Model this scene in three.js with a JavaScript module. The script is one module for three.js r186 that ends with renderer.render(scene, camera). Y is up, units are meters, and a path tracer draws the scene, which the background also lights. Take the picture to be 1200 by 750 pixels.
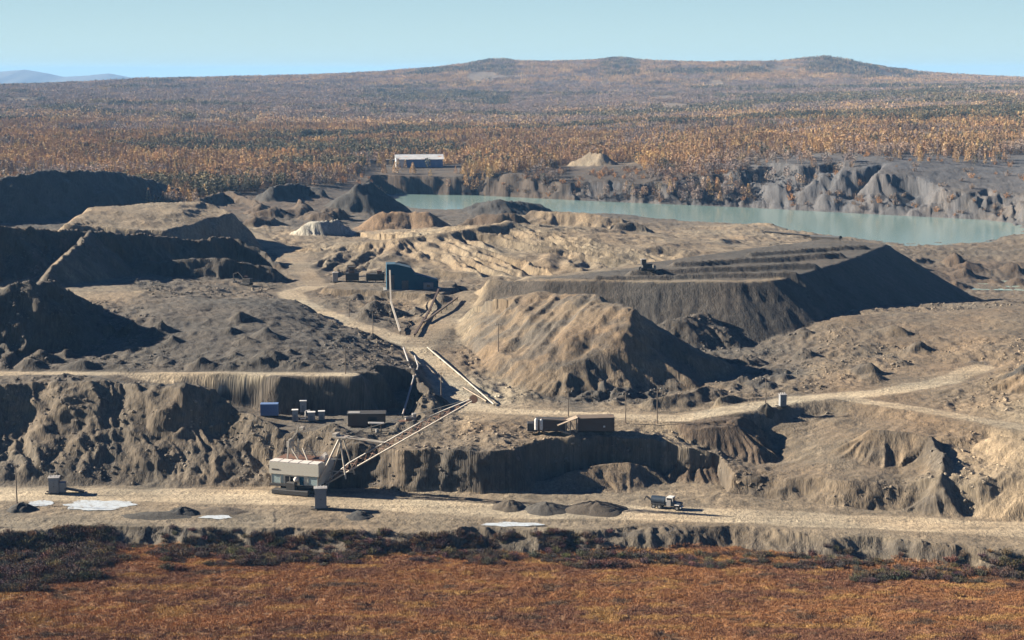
import * as THREE from 'three';
import { mergeGeometries } from 'three/addons/utils/BufferGeometryUtils.js';

// ---------------------------------------------------------------- camera, sky, sun, exposure
const scene = new THREE.Scene();
const FOCAL = 2000, CAM_H = 100;                                   // focal length in pixels of a 1200 px wide frame
const camera = new THREE.PerspectiveCamera(2 * Math.atan(375 / FOCAL) * 180 / Math.PI, 1.6, 1, 60000);
const PITCH = Math.atan(287 / FOCAL);
camera.position.set(0, CAM_H, 0);
camera.rotation.x = -PITCH;
camera.updateMatrixWorld();

const SUN = new THREE.Vector3(-0.89, 0.385, -0.18).normalize();
const skyW = 512, skyH = 1024, skyData = new Float32Array(skyW * skyH * 4);
for (let j = 0; j < skyH; j++) {
  const el = (j + 0.5) / skyH * 180 - 90, e = Math.max(0, el);
  // clear autumn air: pale along the horizon, deepening steadily to a dark blue zenith
  const t = 1 - Math.exp(-e / 4.2), u = 1 - Math.exp(-e / 9);
  const r = 0.168 + (0.104 - 0.168) * t + (0.003 - 0.104) * u * t;
  const g = 0.215 + (0.192 - 0.215) * t + (0.014 - 0.192) * u * t;
  const b = 0.212 + (0.245 - 0.212) * t + (0.062 - 0.245) * u * t;
  for (let i = 0; i < skyW; i++) skyData.set([r * 1.06, g * 1.05, b * 1.03, 1], (j * skyW + i) * 4);
}
const sky = new THREE.DataTexture(skyData, skyW, skyH, THREE.RGBAFormat, THREE.FloatType);
sky.mapping = THREE.EquirectangularReflectionMapping; sky.magFilter = sky.minFilter = THREE.LinearFilter; sky.needsUpdate = true;
scene.background = sky; scene.environment = sky;

const sun = new THREE.DirectionalLight(new THREE.Color(1, 0.90, 0.74), 5);
sun.position.copy(SUN).multiplyScalar(2500).add(new THREE.Vector3(0, 0, -700));
sun.target.position.set(0, 0, -700); scene.add(sun, sun.target);
sun.castShadow = true; sun.shadow.mapSize.set(4096, 4096); sun.shadow.radius = 1;
Object.assign(sun.shadow.camera, { left: -900, right: 900, top: 900, bottom: -900, near: 100, far: 6000 });

const renderer = new THREE.WebGLRenderer({ antialias: true });
renderer.toneMapping = THREE.LinearToneMapping;
renderer.toneMappingExposure = 3.55;
renderer.shadowMap.enabled = true;

scene.fog = new THREE.FogExp2(new THREE.Color(0.24, 0.54, 1.0), 0.00004);

// ---------------------------------------------------------------- helpers: random, noise
function rng(seed) { let s = seed >>> 0; return () => { s = (s + 0x6d2b79f5) >>> 0; let t = Math.imul(s ^ (s >>> 15), 1 | s); t = (t + Math.imul(t ^ (t >>> 7), 61 | t)) ^ t; return ((t ^ (t >>> 14)) >>> 0) / 4294967296; }; }
const PERM = new Uint8Array(512), GX = new Float32Array(256), GY = new Float32Array(256);
{ const r = rng(77), p = [...Array(256).keys()]; for (let i = 255; i > 0; i--) { const j = Math.floor(r() * (i + 1)); [p[i], p[j]] = [p[j], p[i]]; }
  for (let i = 0; i < 512; i++) PERM[i] = p[i & 255];
  for (let i = 0; i < 256; i++) { const a = r() * Math.PI * 2; GX[i] = Math.cos(a); GY[i] = Math.sin(a); } }
function noise(x, y) {                                              // gradient noise, about -0.7 to 0.7
  const xi = Math.floor(x), yi = Math.floor(y), fx = x - xi, fy = y - yi, X = xi & 255, Y = yi & 255;
  const a = PERM[PERM[X] + Y], b = PERM[PERM[X + 1] + Y], c = PERM[PERM[X] + Y + 1], d = PERM[PERM[X + 1] + Y + 1];
  const u = fx * fx * fx * (fx * (fx * 6 - 15) + 10), v = fy * fy * fy * (fy * (fy * 6 - 15) + 10);
  const n0 = GX[a] * fx + GY[a] * fy, n1 = GX[b] * (fx - 1) + GY[b] * fy, n2 = GX[c] * fx + GY[c] * (fy - 1), n3 = GX[d] * (fx - 1) + GY[d] * (fy - 1);
  return n0 + u * (n1 - n0) + v * (n2 - n0 + u * (n0 - n1 - n2 + n3));
}
const fbm = (x, y, n = 4) => { let s = 0, a = 1; for (let i = 0; i < n; i++) { s += a * noise(x, y); x = x * 2.03 + 7.1; y = y * 2.03 + 3.7; a *= 0.5; } return s; };
const ridge = (x, y) => 1 - 2 * Math.abs(noise(x, y));              // sharp crests, 1 at the crest
const clamp = (v, a, b) => v < a ? a : v > b ? b : v;
const sstep = (a, b, v) => { const t = clamp((v - a) / (b - a), 0, 1); return t * t * (3 - 2 * t); };
const lerp = (a, b, t) => a + (b - a) * t;

// where the survey points lie on the ground: a sight line from the camera met with a level of E metres
const cp = Math.cos(PITCH), sp = Math.sin(PITCH);
function ray(px, py) { const a = (px - 600) / FOCAL, b = (375 - py) / FOCAL; return [a, b * cp - sp, -cp - b * sp]; }
function P(px, py, E) { const [x, y, z] = ray(px, py), t = (E - CAM_H) / y; return [x * t, z * t, E]; }
function PD(px, py, d) { const [x, y, z] = ray(px, py), t = -d / z; return [x * t, -d, CAM_H + y * t]; }
// ---------------------------------------------------------------- the land: survey points, benches, cuts, spoil heaps, roads
// colours of the ground, linear
const C = {
  road: [0.43, 0.36, 0.258], bench: [0.225, 0.18, 0.125], tan: [0.19, 0.143, 0.096], orange: [0.225, 0.148, 0.088], sand: [0.27, 0.215, 0.148], white: [0.42, 0.40, 0.345],
  grey: [0.080, 0.070, 0.060], rubble: [0.112, 0.094, 0.075], dark: [0.052, 0.049, 0.047], brown: [0.105, 0.075, 0.052], slate: [0.100, 0.099, 0.108],
  clay: [0.155, 0.124, 0.090], litter: [0.20, 0.148, 0.095], soil: [0.075, 0.058, 0.046], meadow: [0.25, 0.125, 0.052],
};
const BASE = [
  // lower bench and bluffs
  [P(-300, 430, 20), 'rubble'], [P(0, 438, 20), 'rubble'], [P(200, 438, 20), 'rubble'], [P(400, 438, 20), 'rubble'], [P(470, 437, 19), 'rubble'], [P(-300, 520, 20), 'grey'], [P(0, 500, 20), 'grey'], [P(250, 500, 19.5), 'grey'],
  [P(420, 505, 10), 'rubble'], [P(500, 505, 10), 'clay'], [P(560, 490, 11), 'sand'], [P(600, 500, 11), 'tan'], [P(760, 490, 11), 'sand'], [P(560, 540, 9), 'grey'], [P(460, 530, 9), 'clay'],
  [P(900, 478, 12), 'clay'], [P(1050, 478, 13), 'tan'], [P(1190, 502, 14), 'sand'], [P(1400, 520, 16), 'tan'], [P(890, 520, 6), 'clay'], [P(892, 545, 3.4), 'clay'], [P(950, 503, 9), 'clay'], [P(1000, 525, 8.2), 'clay'], [P(950, 555, 5), 'clay'], [P(1050, 555, 5.2), 'clay'], [P(1100, 515, 11), 'tan'],
  [P(1160, 540, 8.5), 'sand'], [P(1300, 560, 9), 'sand'],
  // middle terraces
  [P(550, 470, 11), 'road'], [P(490, 405, 16.6), 'tan'], [P(420, 378, 19), 'rubble'], [P(340, 350, 20), 'clay'], [P(350, 333, 20), 'clay'], [P(460, 338, 20), 'bench'], [P(540, 350, 20), 'tan'], [P(560, 385, 17.5), 'tan'], [P(440, 415, 18.5), 'rubble'],
  [P(420, 350, 19.5), 'clay'], [P(480, 365, 18.5), 'tan'],
  [P(180, 366, 27), 'rubble'], [P(300, 362, 27), 'grey'], [P(335, 352, 25), 'rubble'], [P(250, 400, 24), 'grey'], [P(350, 405, 23.5), 'grey'], [P(100, 340, 27), 'bench'], [P(20, 325, 27), 'bench'], [P(170, 330, 25), 'rubble'], [P(400, 400, 21.5), 'rubble'],
  [P(700, 472, 11), 'grey'], [P(850, 452, 13), 'clay'], [P(1000, 440, 14), 'tan'], [P(1100, 425, 15.5), 'tan'], [P(1000, 372, 20), 'clay'], [P(1180, 362, 21), 'clay'], [P(1400, 360, 22), 'clay'], [P(850, 390, 13), 'grey'], [P(900, 425, 12.3), 'rubble'], [P(1050, 400, 17), 'clay'], [P(800, 440, 12), 'grey'],
  // pit on the far side of the ridge, and the ground towards the lake
  [P(1060, 343, 3), 'clay'], [P(1180, 338, 1.5), 'clay'], [P(1100, 331, 2.5), 'brown'], [P(1200, 327, 2.5), 'brown'], [P(1100, 291, 9.5), 'clay'], [P(1220, 293, 9.5), 'clay'], [P(1400, 330, 3), 'clay'], [P(1400, 300, 10), 'clay'],
  [P(400, 300, 20), 'sand'], [P(500, 292, 20), 'sand'], [P(620, 300, 20), 'tan'], [P(800, 292, 18), 'sand'], [P(860, 276, 13), 'sand'], [P(760, 262, 11.5), 'clay'], [P(620, 254, 11.5), 'rubble'], [P(470, 254, 13), 'rubble'], [P(560, 246, 9), 'rubble'], [P(680, 251, 9), 'rubble'], [P(460, 246, 9.5), 'rubble'], [P(350, 262, 21), 'rubble'], [P(300, 270, 22), 'sand'], [P(290, 240, 21), 'brown'], [P(200, 320, 22), 'grey'], [P(-200, 300, 25), 'grey'], [P(100, 250, 24), 'dark'], [P(-200, 250, 25), 'dark'],
  [PD(900, 262, 1000), 'sand'], [P(1230, 277, 14), 'clay'], [P(1400, 285, 16), 'clay'],
  ...[[480, 237.5], [560, 238.5], [640, 241.5], [740, 247], [850, 255], [950, 265], [1080, 274], [1150, 277]].map(([a, b]) => [P(a, b, 6), 'rubble']), ...[[480, 242.5], [560, 243.5], [640, 246], [720, 250]].map(([a, b]) => [P(a, b, 9.8), 'rubble']),
  // across the lake
  [P(380, 232, 20), 'brown'], [P(300, 222, 21), 'brown'], [P(460, 209, 21.5), 'brown'], [P(600, 208, 22), 'soil'], [P(700, 214, 20), 'soil'], [P(800, 205, 26), 'soil'], [P(900, 194, 36), 'slate'], [P(1050, 194, 37), 'slate'], [P(1200, 197, 35), 'slate'], [P(1400, 197, 36), 'slate'],
  [P(200, 205, 22), 'litter'], [P(0, 190, 24), 'litter'], [P(-300, 190, 24), 'litter'], [P(480, 192, 24.5), 'soil'], [P(650, 190, 26), 'litter'],
  // forest land rising to the hills
  ...[[-300, 170, 1750], [0, 168, 1750], [300, 170, 1800], [600, 170, 1850], [800, 175, 1650], [1000, 168, 1500], [1200, 165, 1480], [1450, 165, 1480],
    [-300, 140, 2450], [0, 138, 2500], [300, 140, 2600], [600, 146, 2500], [900, 148, 2000], [1200, 140, 2000], [1450, 140, 2000],
    [-300, 112, 3700], [0, 112, 3700], [300, 112, 3800], [600, 124, 3600], [850, 128, 3000], [1100, 117, 2900], [1200, 113, 2900], [1450, 112, 2900],
    [-300, 105, 5000], [0, 103.5, 5000], [110, 100, 4900], [155, 94.5, 4700], [300, 92, 5200], [460, 87, 5600], [540, 78, 5900], [560, 75, 5900], [578, 70, 5900], [598, 72.5, 5900], [615, 74, 5900], [660, 74, 6000], [700, 72.5, 6000], [726, 68.5, 6000], [752, 72.5, 6000], [800, 75.5, 6000], [900, 75.5, 5800], [930, 73, 5600], [966, 68, 5500], [1000, 74, 5500], [1035, 84, 5400], [1065, 92, 5300], [1120, 97, 5000], [1200, 96, 5000], [1450, 97, 5000],
    [600, 100, 4800], [800, 100, 4700], [950, 95, 4700], [450, 103, 4600], [1100, 104, 4000]].map(([a, b, c]) => [PD(a, b, c), 'litter']),
  ...[-300, 0, 300, 600, 900, 1200, 1450].map((a) => [[(a - 600) / FOCAL * 8500, -8500, 20], 'litter']),
];
const warpU = (x, z) => [x / -z * 1000, Math.log(-z) * 600];
const BU = BASE.map(([p]) => warpU(p[0], p[1])), NB = BASE.length;
const BW = (() => {                                                  // linear radial basis, solved once
  const n = NB + 1, A = [];
  for (let i = 0; i < NB; i++) { const r = []; for (let j = 0; j < NB; j++) r.push(Math.hypot(BU[i][0] - BU[j][0], BU[i][1] - BU[j][1])); r.push(1, BASE[i][0][2]); A.push(r); }
  { const r = Array(NB).fill(1); r.push(0, 0); A.push(r); }
  for (let k = 0; k < n; k++) {
    let p = k; for (let i = k + 1; i < n; i++) if (Math.abs(A[i][k]) > Math.abs(A[p][k])) p = i;
    [A[k], A[p]] = [A[p], A[k]];
    for (let i = k + 1; i < n; i++) { const f = A[i][k] / A[k][k]; if (f) for (let j = k; j <= n; j++) A[i][j] -= f * A[k][j]; }
  }
  const w = Array(n).fill(0);
  for (let i = n - 1; i >= 0; i--) { let s = A[i][n]; for (let j = i + 1; j < n; j++) s -= A[i][j] * w[j]; w[i] = s / A[i][i]; }
  return w;
})();
const BUx = Float64Array.from(BU, (u) => u[0]), BUy = Float64Array.from(BU, (u) => u[1]), BC = BASE.map((b) => C[b[1]]), BWf = Float64Array.from(BW);
const baseCol = [0, 0, 0];
function base(x, z, wantColor) {
  const u = x / -z * 1000, v = Math.log(-z) * 600; let h = BWf[NB], sw = 0, r = 0, g = 0, b = 0, cu = u, cv = v;
  if (wantColor) { cu += 26 * noise(x / 11, z / 17); cv += 26 * noise(x / 13 + 9, z / 15 + 4); }
  for (let i = 0; i < NB; i++) {
    const dx = u - BUx[i], dy = v - BUy[i]; h += BWf[i] * Math.sqrt(dx * dx + dy * dy);
    if (wantColor) { const ex = cu - BUx[i], ey = cv - BUy[i], q = ex * ex + ey * ey + 40, w = 1 / (q * q); sw += w; const c = BC[i]; r += w * c[0]; g += w * c[1]; b += w * c[2]; }
  }
  if (wantColor) { baseCol[0] = r / sw; baseCol[1] = g / sw; baseCol[2] = b / sw; }
  return h;
}

const MOUND = [];
// landforms. raise: a crest (line or closed top) falling off at its slope; cut: a floor whose walls climb at theirs
const OPS = [];
function op(kind, name, pts, o) {
  const q = { kind, name, o: { slope: 0.65, gully: 1.2, wave: 7, rough: 1, soft: 0.8, ...o }, p: pts, n: pts.length, closed: !!o.closed };
  const segs = []; let s = 0; const m = q.closed ? q.n : q.n - 1;
  for (let i = 0; i < m; i++) { const a = pts[i], b = pts[(i + 1) % q.n], L = Math.hypot(b[0] - a[0], b[1] - a[1]) || 1e-6; segs.push([a[0], a[1], b[0] - a[0], b[1] - a[1], L * L, a[2], b[2], s, L]); s += L; }
  q.segs = segs;
  const reach = kind === 'cut' ? (o.reach || 90) : (o.reach || Math.max(...pts.map((p) => p[2])) / q.o.slope * 1.15 + 12);
  q.box = [Math.min(...pts.map((p) => p[0])) - reach, Math.max(...pts.map((p) => p[0])) + reach, Math.min(...pts.map((p) => p[1])) - reach, Math.max(...pts.map((p) => p[1])) + reach];
  OPS.push(q); return q;
}
const pp = (list) => list.map(([a, b, e]) => P(a, b, e));
const raise = (name, list, o) => op('raise', name, pp(list), o);
const raiseD = (name, list, o) => op('raise', name, list.map(([a, b, d]) => PD(a, b, d)), o);
const patch = (list, o) => op('patch', 'quarry_ground', pp(list), { closed: true, reach: 12, ...o });
const cut = (name, list, o) => op('cut', name, pp(list), { closed: true, ...o });

// --- cuts of the lower bench (floor 0) and the meadow below it
cut('quarry_ground', [[-400, 572, 0], [0, 572, 0], [150, 571, 0], [330, 571, 0], [340, 640, 0], [-400, 660, 0]], { slope: 0.46, gully: 1.7, wave: 9, rough: 1, tame: 1, col: 'clay' });
cut('quarry_ground', [[325, 572, 0], [400, 573, 0], [470, 577, 0], [560, 577, 0], [640, 577, 0], [645, 640, 0], [325, 640, 0]], { slope: 1.8, gully: 2, wave: 7, rough: 1.2, col: 'grey' });
cut('quarry_ground', [[622, 577, 0], [650, 564, 0], [760, 562, 0], [840, 564, 0], [845, 640, 0], [622, 640, 0]], { slope: 2.0, gully: 1.6, wave: 9, col: 'rubble' });
cut('quarry_ground', [[835, 578, 0], [900, 583, 0], [960, 591, 0], [1060, 598, 0], [1120, 602, 0], [1220, 611, 0], [1450, 620, 0], [1500, 720, 0], [835, 660, 0]], { slope: 0.8, gully: 1.7, wave: 8, col: 'clay' });
// the platform with the blue container under its face
cut('quarry_ground', [[262, 491, 10.3], [310, 487, 10.2], [400, 483.5, 10], [478, 478, 10], [490, 500, 10], [420, 508, 10], [330, 507, 10]], { slope: 2.4, gully: 1.2, wave: 7, reach: 16, col: 'rubble' });
cut('quarry_ground', [[455, 462, 12.4], [478, 456, 13], [488, 470, 12], [484, 488, 10.2], [462, 488, 10]], { slope: 1.7, gully: 1, wave: 5, reach: 10, col: 'grey' });

// --- heaps and banks, front to back
raise('sand_heap', [[668, 552, 3.4], [700, 545, 4.2], [728, 543, 4.6], [748, 548, 3.4]], { slope: 0.42, gully: 0.6, wave: 4, rough: 0.4, col: 'tan' });
raise('sand_heap', [[612, 566, 1.4], [660, 560, 2]], { slope: 0.34, gully: 0.4, wave: 4, rough: 0.5, col: 'tan' });
raise('quarry_ground', [[788, 493, 11], [868, 490, 12], [866, 500, 11.2], [800, 503, 10.4]], { closed: true, slope: 0.6, gully: 1.5, wave: 3.6, rough: 0.5, col: 'brown' });
raise('quarry_ground', [[1020, 503, 13], [1085, 509, 12.8], [1102, 535, 10], [1100, 566, 6]], { slope: 0.6, gully: 1.8, wave: 5, rough: 1, col: 'rubble', col2: 'clay' });
raise('quarry_ground', [[1172, 508, 13.6], [1280, 535, 13]], { slope: 0.5, gully: 0.8, wave: 5, rough: 0.45, col: 'sand' });
raise('quarry_ground', [[1215, 415, 25], [1300, 405, 29], [1400, 400, 31]], { slope: 0.6, gully: 2.2, wave: 7, col: 'tan', col2: 'dark' });
raise('quarry_ground', [[845, 462, 15], [900, 457, 15.4], [985, 456, 15.5]], { slope: 1.3, gully: 1, wave: 4, rough: 1.2, col: 'grey' });
raiseD('spoil_heap', [[-60, 352, 486], [-10, 336, 488], [36, 327, 494], [72, 337, 514], [115, 360, 538]], { slope: 0.72, gully: 2.4, wave: 6, rough: 1.5, col: 'grey', label: 'dark blocky spoil heap beside the bench road, one flank in deep shade' });
raise('spoil_heap', [[546, 364, 22.5], [582, 350, 27.5], [630, 343, 30.5], [700, 347, 32], [744, 361, 31.6], [738, 385, 27], [715, 412, 21.5], [655, 428, 18.5], [590, 416, 18]], { closed: true, slope: 0.6, gully: 1.7, wave: 6, rough: 0.75, inner: 1.3, col: 'tan', col2: 'rubble', label: 'large furrowed tan spoil heap between the two dirt roads' });
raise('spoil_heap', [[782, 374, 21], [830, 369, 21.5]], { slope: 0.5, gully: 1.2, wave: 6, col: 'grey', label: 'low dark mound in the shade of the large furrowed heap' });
// small bank between the central heap and its shadow
raise('quarry_ground', [[770, 466, 13.5], [830, 452, 15]], { slope: 0.5, gully: 0.8, wave: 5, col: 'rubble' });
const dumpTop = [[545, 327, 28.6], [640, 329, 29.6], [760, 330, 30], [860, 331, 30], [905, 329, 30], [960, 315, 30], [1000, 302, 30], [1040, 286, 30], [965, 280, 30], [800, 302, 29.6], [660, 321, 28.6]];
raise('flat_topped_dump', dumpTop, { closed: true, slope: 0.61, gully: 0.5, wave: 6, rough: 0.3, soft: 0.4, stiff: 1, col: 'grey', label: 'long flat-topped overburden dump with a steep dark end towards the pit' });
// windrows along its top
for (const [a, b, e] of [[[700, 323, 31.4], [930, 317, 32], 0.75], [[740, 316, 31.6], [955, 307, 32.4], 0.75], [[790, 307, 31.4], [985, 295, 32.4], 0.7], [[880, 295, 31.4], [1012, 286, 32], 0.7]])
  raise('flat_topped_dump', [a, b], { slope: e, gully: 0.5, wave: 6, rough: 0.3, reach: 10, soft: 0.3, stiff: 1, col: 'grey' });
raise('sand_heap', [[396, 292, 24], [470, 286, 27], [540, 276, 29.4], [600, 264, 31.6]], { slope: 0.105, gully: 4.2, lift: 2.4, wave: 9, rough: 0.3, reach: 150, soft: 0.5, col: 'sand', label: 'pale combed sand heap with many parallel furrows behind the blue shed' });
raise('sand_heap', [[610, 268, 29.5], [640, 276, 26.5]], { slope: 0.42, gully: 1, wave: 7, rough: 0.5, col: 'tan' });
raise('sand_heap', [[446, 248, 29], [500, 247, 29.6]], { slope: 0.62, gully: 0.9, wave: 5, rough: 0.4, col: 'orange', label: 'smooth orange tan sand heap by the near lake shore' });
raise('spoil_heap', [[548, 254, 27.5], [590, 249, 30], [604, 250, 29.6]], { slope: 0.62, gully: 2, wave: 7, col: 'brown', label: 'brown spoil heap with a small sharp peak near the lake' });
raise('sand_heap', [[622, 247, 26.5], [680, 249, 26.6], [730, 256, 24.5]], { slope: 0.34, gully: 3, wave: 11, rough: 0.5, col: 'sand', col2: 'clay', label: 'pale ribbed sand ridge just short of the lake' });
raise('spoil_heap', [[728, 262, 29], [748, 259, 30]], { slope: 0.66, gully: 2.4, wave: 6, rough: 0.7, col: 'rubble', label: 'grey conical spoil heap at the back edge of the flat dump' });
raise('sand_heap', [[358, 260, 27.6], [398, 257, 28]], { slope: 0.75, gully: 1.6, wave: 4, rough: 0.5, col: 'white', label: 'small white sand heap by the upper haul road' });
raise('spoil_heap', [[418, 214, 33.5], [436, 212, 34]], { slope: 0.72, gully: 2, wave: 9, col: 'dark', label: 'dark rounded spoil hill at the end of the lake' });
raise('spoil_heap', [[560, 236, 17], [586, 233, 20], [630, 238, 16]], { slope: 0.5, gully: 1, wave: 6, col: 'dark', label: 'low black mound standing at the water edge' });
raiseD('spoil_heap', [[-220, 262, 590], [0, 266, 626], [60, 268, 646], [120, 271, 664], [200, 279, 692], [268, 279, 722], [306, 294, 715], [348, 320, 695]], { slope: 0.74, gully: 3.4, wave: 13, rough: 1.2, col: 'grey', col2: 'brown', label: 'broad dark spoil bank falling to the curve of the haul road' });
raiseD('spoil_heap', [[104, 272, 656], [88, 288, 628], [72, 306, 604], [60, 322, 590]], { slope: 0.8, gully: 1.6, wave: 7, rough: 1.2, col: 'rubble', label: 'broad dark spoil bank falling to the curve of the haul road' });
raise('spoil_heap', [[140, 309, 28], [200, 303, 29], [262, 304, 28.4], [325, 314, 25]], { slope: 0.7, gully: 2.4, wave: 8, rough: 1.5, col: 'grey', label: 'low rubble bank along the foot of the dark spoil slope' });
raiseD('sand_heap', [[70, 264, 704], [108, 243, 748], [180, 238, 776], [245, 235, 800], [268, 250, 778], [196, 270, 712]], { closed: true, slope: 0.9, gully: 1.2, wave: 9, rough: 0.5, col: 'sand', label: 'long flat pale sand heap crowning the dark spoil bank' });
raiseD('spoil_heap', [[-260, 208, 820], [0, 207, 905], [60, 198, 960], [140, 200, 1040], [180, 209, 1080], [226, 228, 1110]], { slope: 0.8, gully: 2, wave: 20, rough: 0.8, col: 'grey', label: 'high dark spoil ridge in front of the larch forest' });
raise('quarry_ground', [[230, 232, 27], [268, 222, 28], [300, 236, 24]], { slope: 0.5, gully: 2, wave: 9, col: 'brown' });
raise('quarry_ground', [[318, 217, 30], [350, 214, 29], [372, 222, 25]], { slope: 0.7, gully: 2, wave: 9, col: 'dark' });
raise('gravel_pile', [[690, 177, 38], [703, 180, 36.5]], { slope: 0.62, gully: 0.6, wave: 9, rough: 0.2, col: 'sand', label: 'smooth pale gravel pyramid among the autumn trees across the lake' });
{ const r = rng(5);                                                  // tipped loads on the waste ground
  for (const [x0, x1, y0, y1, e, n, col] of [[275, 400, 240, 262, 24, 26, 'brown'], [1000, 1200, 300, 322, 9, 22, 'brown'], [180, 420, 372, 425, 26, 18, 'grey'], [0, 160, 395, 428, 23, 26, 'grey'], [640, 780, 452, 466, 13.4, 10, 'grey'], [820, 1000, 385, 440, 17.5, 12, 'grey'], [1010, 1180, 380, 430, 18, 9, 'rubble'], [410, 520, 342, 372, 21, 14, 'rubble'], [20, 300, 520, 560, 12, 20, 'grey'], [560, 640, 560, 575, 2.6, 6, 'grey'], [780, 930, 566, 584, 2.6, 10, 'dark']])
    for (let i = 0; i < n; i++) { const px = lerp(x0, x1, r()), py = lerp(y0, y1, r()), [x, z] = P(px, py, e); MOUND.push([x, z, (1.2 + 2.6 * r()) * Math.min(2, -z / 480), C[col]]); } }
// worked smooth by machines
patch([[890, 482, 12], [1000, 478, 13], [1100, 500, 12], [1060, 560, 5], [960, 562, 5], [905, 552, 3.5]], { rough: 0.3, col: 'tan', comb: 1 });
patch([[480, 345, 20], [600, 330, 24], [590, 345, 22], [545, 400, 17], [500, 408, 16.6]], { rough: 0.4, col: 'sand' });
patch([[300, 300, 21], [400, 300, 20.5], [470, 312, 20], [440, 338, 20], [380, 330, 20]], { rough: 0.35, col: 'clay' });
raise('quarry_ground', [[384, 338, 21.8], [440, 341, 21.8], [525, 345, 21.8], [535, 333, 21.8], [470, 322, 21.8], [392, 325, 21.8]], { closed: true, slope: 1.3, gully: 1, wave: 6, rough: 0.5, col: 'clay' });
patch([[930, 470, 13.2], [1100, 415, 16], [1160, 440, 15], [1100, 470, 14]], { rough: 0.45, col: 'tan' });
patch([[960, 366, 20], [1300, 350, 21], [1300, 402, 18], [1040, 402, 17]], { rough: 0.5, col: 'tan' });
patch([[150, 350, 27], [340, 345, 26], [400, 385, 23], [380, 425, 21], [200, 425, 22]], { rough: 0.75, col: 'grey' });
patch([[40, 322, 27], [150, 322, 27], [170, 352, 27], [90, 350, 27]], { rough: 0.4, col: 'bench' });
patch([[560, 474, 11], [900, 470, 12], [900, 484, 12], [700, 500, 11], [560, 495, 11]], { rough: 0.35, col: 'sand' });
// lake and pond basins
const LAKE_E = 8, POND_E = 1;
cut('quarry_ground', [[452, 231.5, 5], [560, 232, 5], [640, 237, 5], [690, 241, 5], [700, 247, 5], [640, 243.5, 5], [560, 240.5, 5], [455, 240, 5]], { slope: 1.15, gully: 2, wave: 14, reach: 70, col: 'soil' });
cut('quarry_ground', [[680, 239.5, 5], [760, 243, 5], [870, 246, 5], [1000, 254, 5], [1150, 263.5, 5], [1188, 271, 5], [1180, 284, 5], [1130, 288.5, 5], [1050, 287, 5], [960, 282, 5], [875, 269, 5], [770, 252, 5], [690, 247, 5]], { slope: 0.42, gully: 7.5, wave: 24, reach: 120, rough: 0.7, skew: 1.5, col: 'slate', farOnly: true });
// the meadow
cut('meadow', [[-500, 660, -3.4], [-20, 650, -3.4], [110, 640, -3.4], [200, 641, -3.4], [400, 646, -3.4], [640, 646, -3.4], [760, 644, -3.4], [860, 640, -3.4], [960, 652, -3.4], [1050, 660, -3.4], [1200, 674, -3.4], [1600, 700, -3.4], [1600, 1800, -3.4], [-500, 1800, -3.4]], { slope: 0.58, gully: 0.9, wave: 9, rough: 1.1, col: 'rubble' });
const ROADS = [
  ['haul_road', [[-250, 577, 0], [150, 580, 0], [330, 583, 0], [600, 599, 0], [800, 602, 0], [1000, 611, 0], [1400, 630, 0]], 12, 'road', 'wide pale dirt haul road crossing the lower bench'],
  ['haul_road', [[-150, 437, 20], [150, 438, 20], [300, 438, 20], [410, 438.5, 20]], 4.6, 'road', 'narrow pale dirt road along the upper bench edge'],
  ['dirt_ramp', [[130, 441, 19.8], [200, 456, 17], [290, 481, 11.6], [330, 493, 10]], 4.5, 'clay', 'grey dirt ramp slanting down the bluff to the blue container'],
  ['haul_road', [[548, 479, 11], [520, 440, 13.6], [490, 406, 16.6], [440, 388, 18], [400, 376, 19], [347, 353, 20], [340, 343, 20.2], [372, 334.5, 20.8]], 8, 'road', 'curving pale haul road climbing past the large spoil heap'],
  ['haul_road', [[548, 479, 11], [600, 482, 11], [700, 487.5, 11], [800, 490, 11.4], [860, 480, 12.5], [930, 468, 13.2], [1030, 460, 14], [1105, 447, 15], [1150, 430, 16]], 7.4, 'road', 'pale dirt road passing behind the crusher building'],
  ['haul_road', [[985, 466, 13.6], [1080, 480, 13.6], [1210, 503, 14]], 5, 'road', 'straight pale dirt spur running off the edge of the slope'],
  ['haul_road', [[490, 404, 16.8], [530, 364, 19.6], [556, 342, 22.5], [600, 329, 28]], 9, 'sand', 'sandy ramp leading up onto the flat dump'],
  ['haul_road', [[372, 334.5, 20.4], [350, 308, 21.5], [318, 286, 22.5], [285, 270, 23]], 7, 'sand', 'sandy haul road winding back beside the white sand heap'],
].map(([name, list, w, col, label]) => ({ name, w, col, label, q: op('road', name, pp(list), { reach: w + 14 }) }));
for (const r of ROADS) OPS.splice(OPS.indexOf(r.q), 1);
const MG = new Map();                                                 // small tipped loads, by 20 m cell
for (const m of MOUND) for (let i = -1; i <= 1; i++) for (let j = -1; j <= 1; j++) { const k = (Math.floor(m[0] / 20) + i) * 4096 + Math.floor(m[1] / 20) + j; MG.has(k) ? MG.get(k).push(m) : MG.set(k, [m]); }

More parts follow.
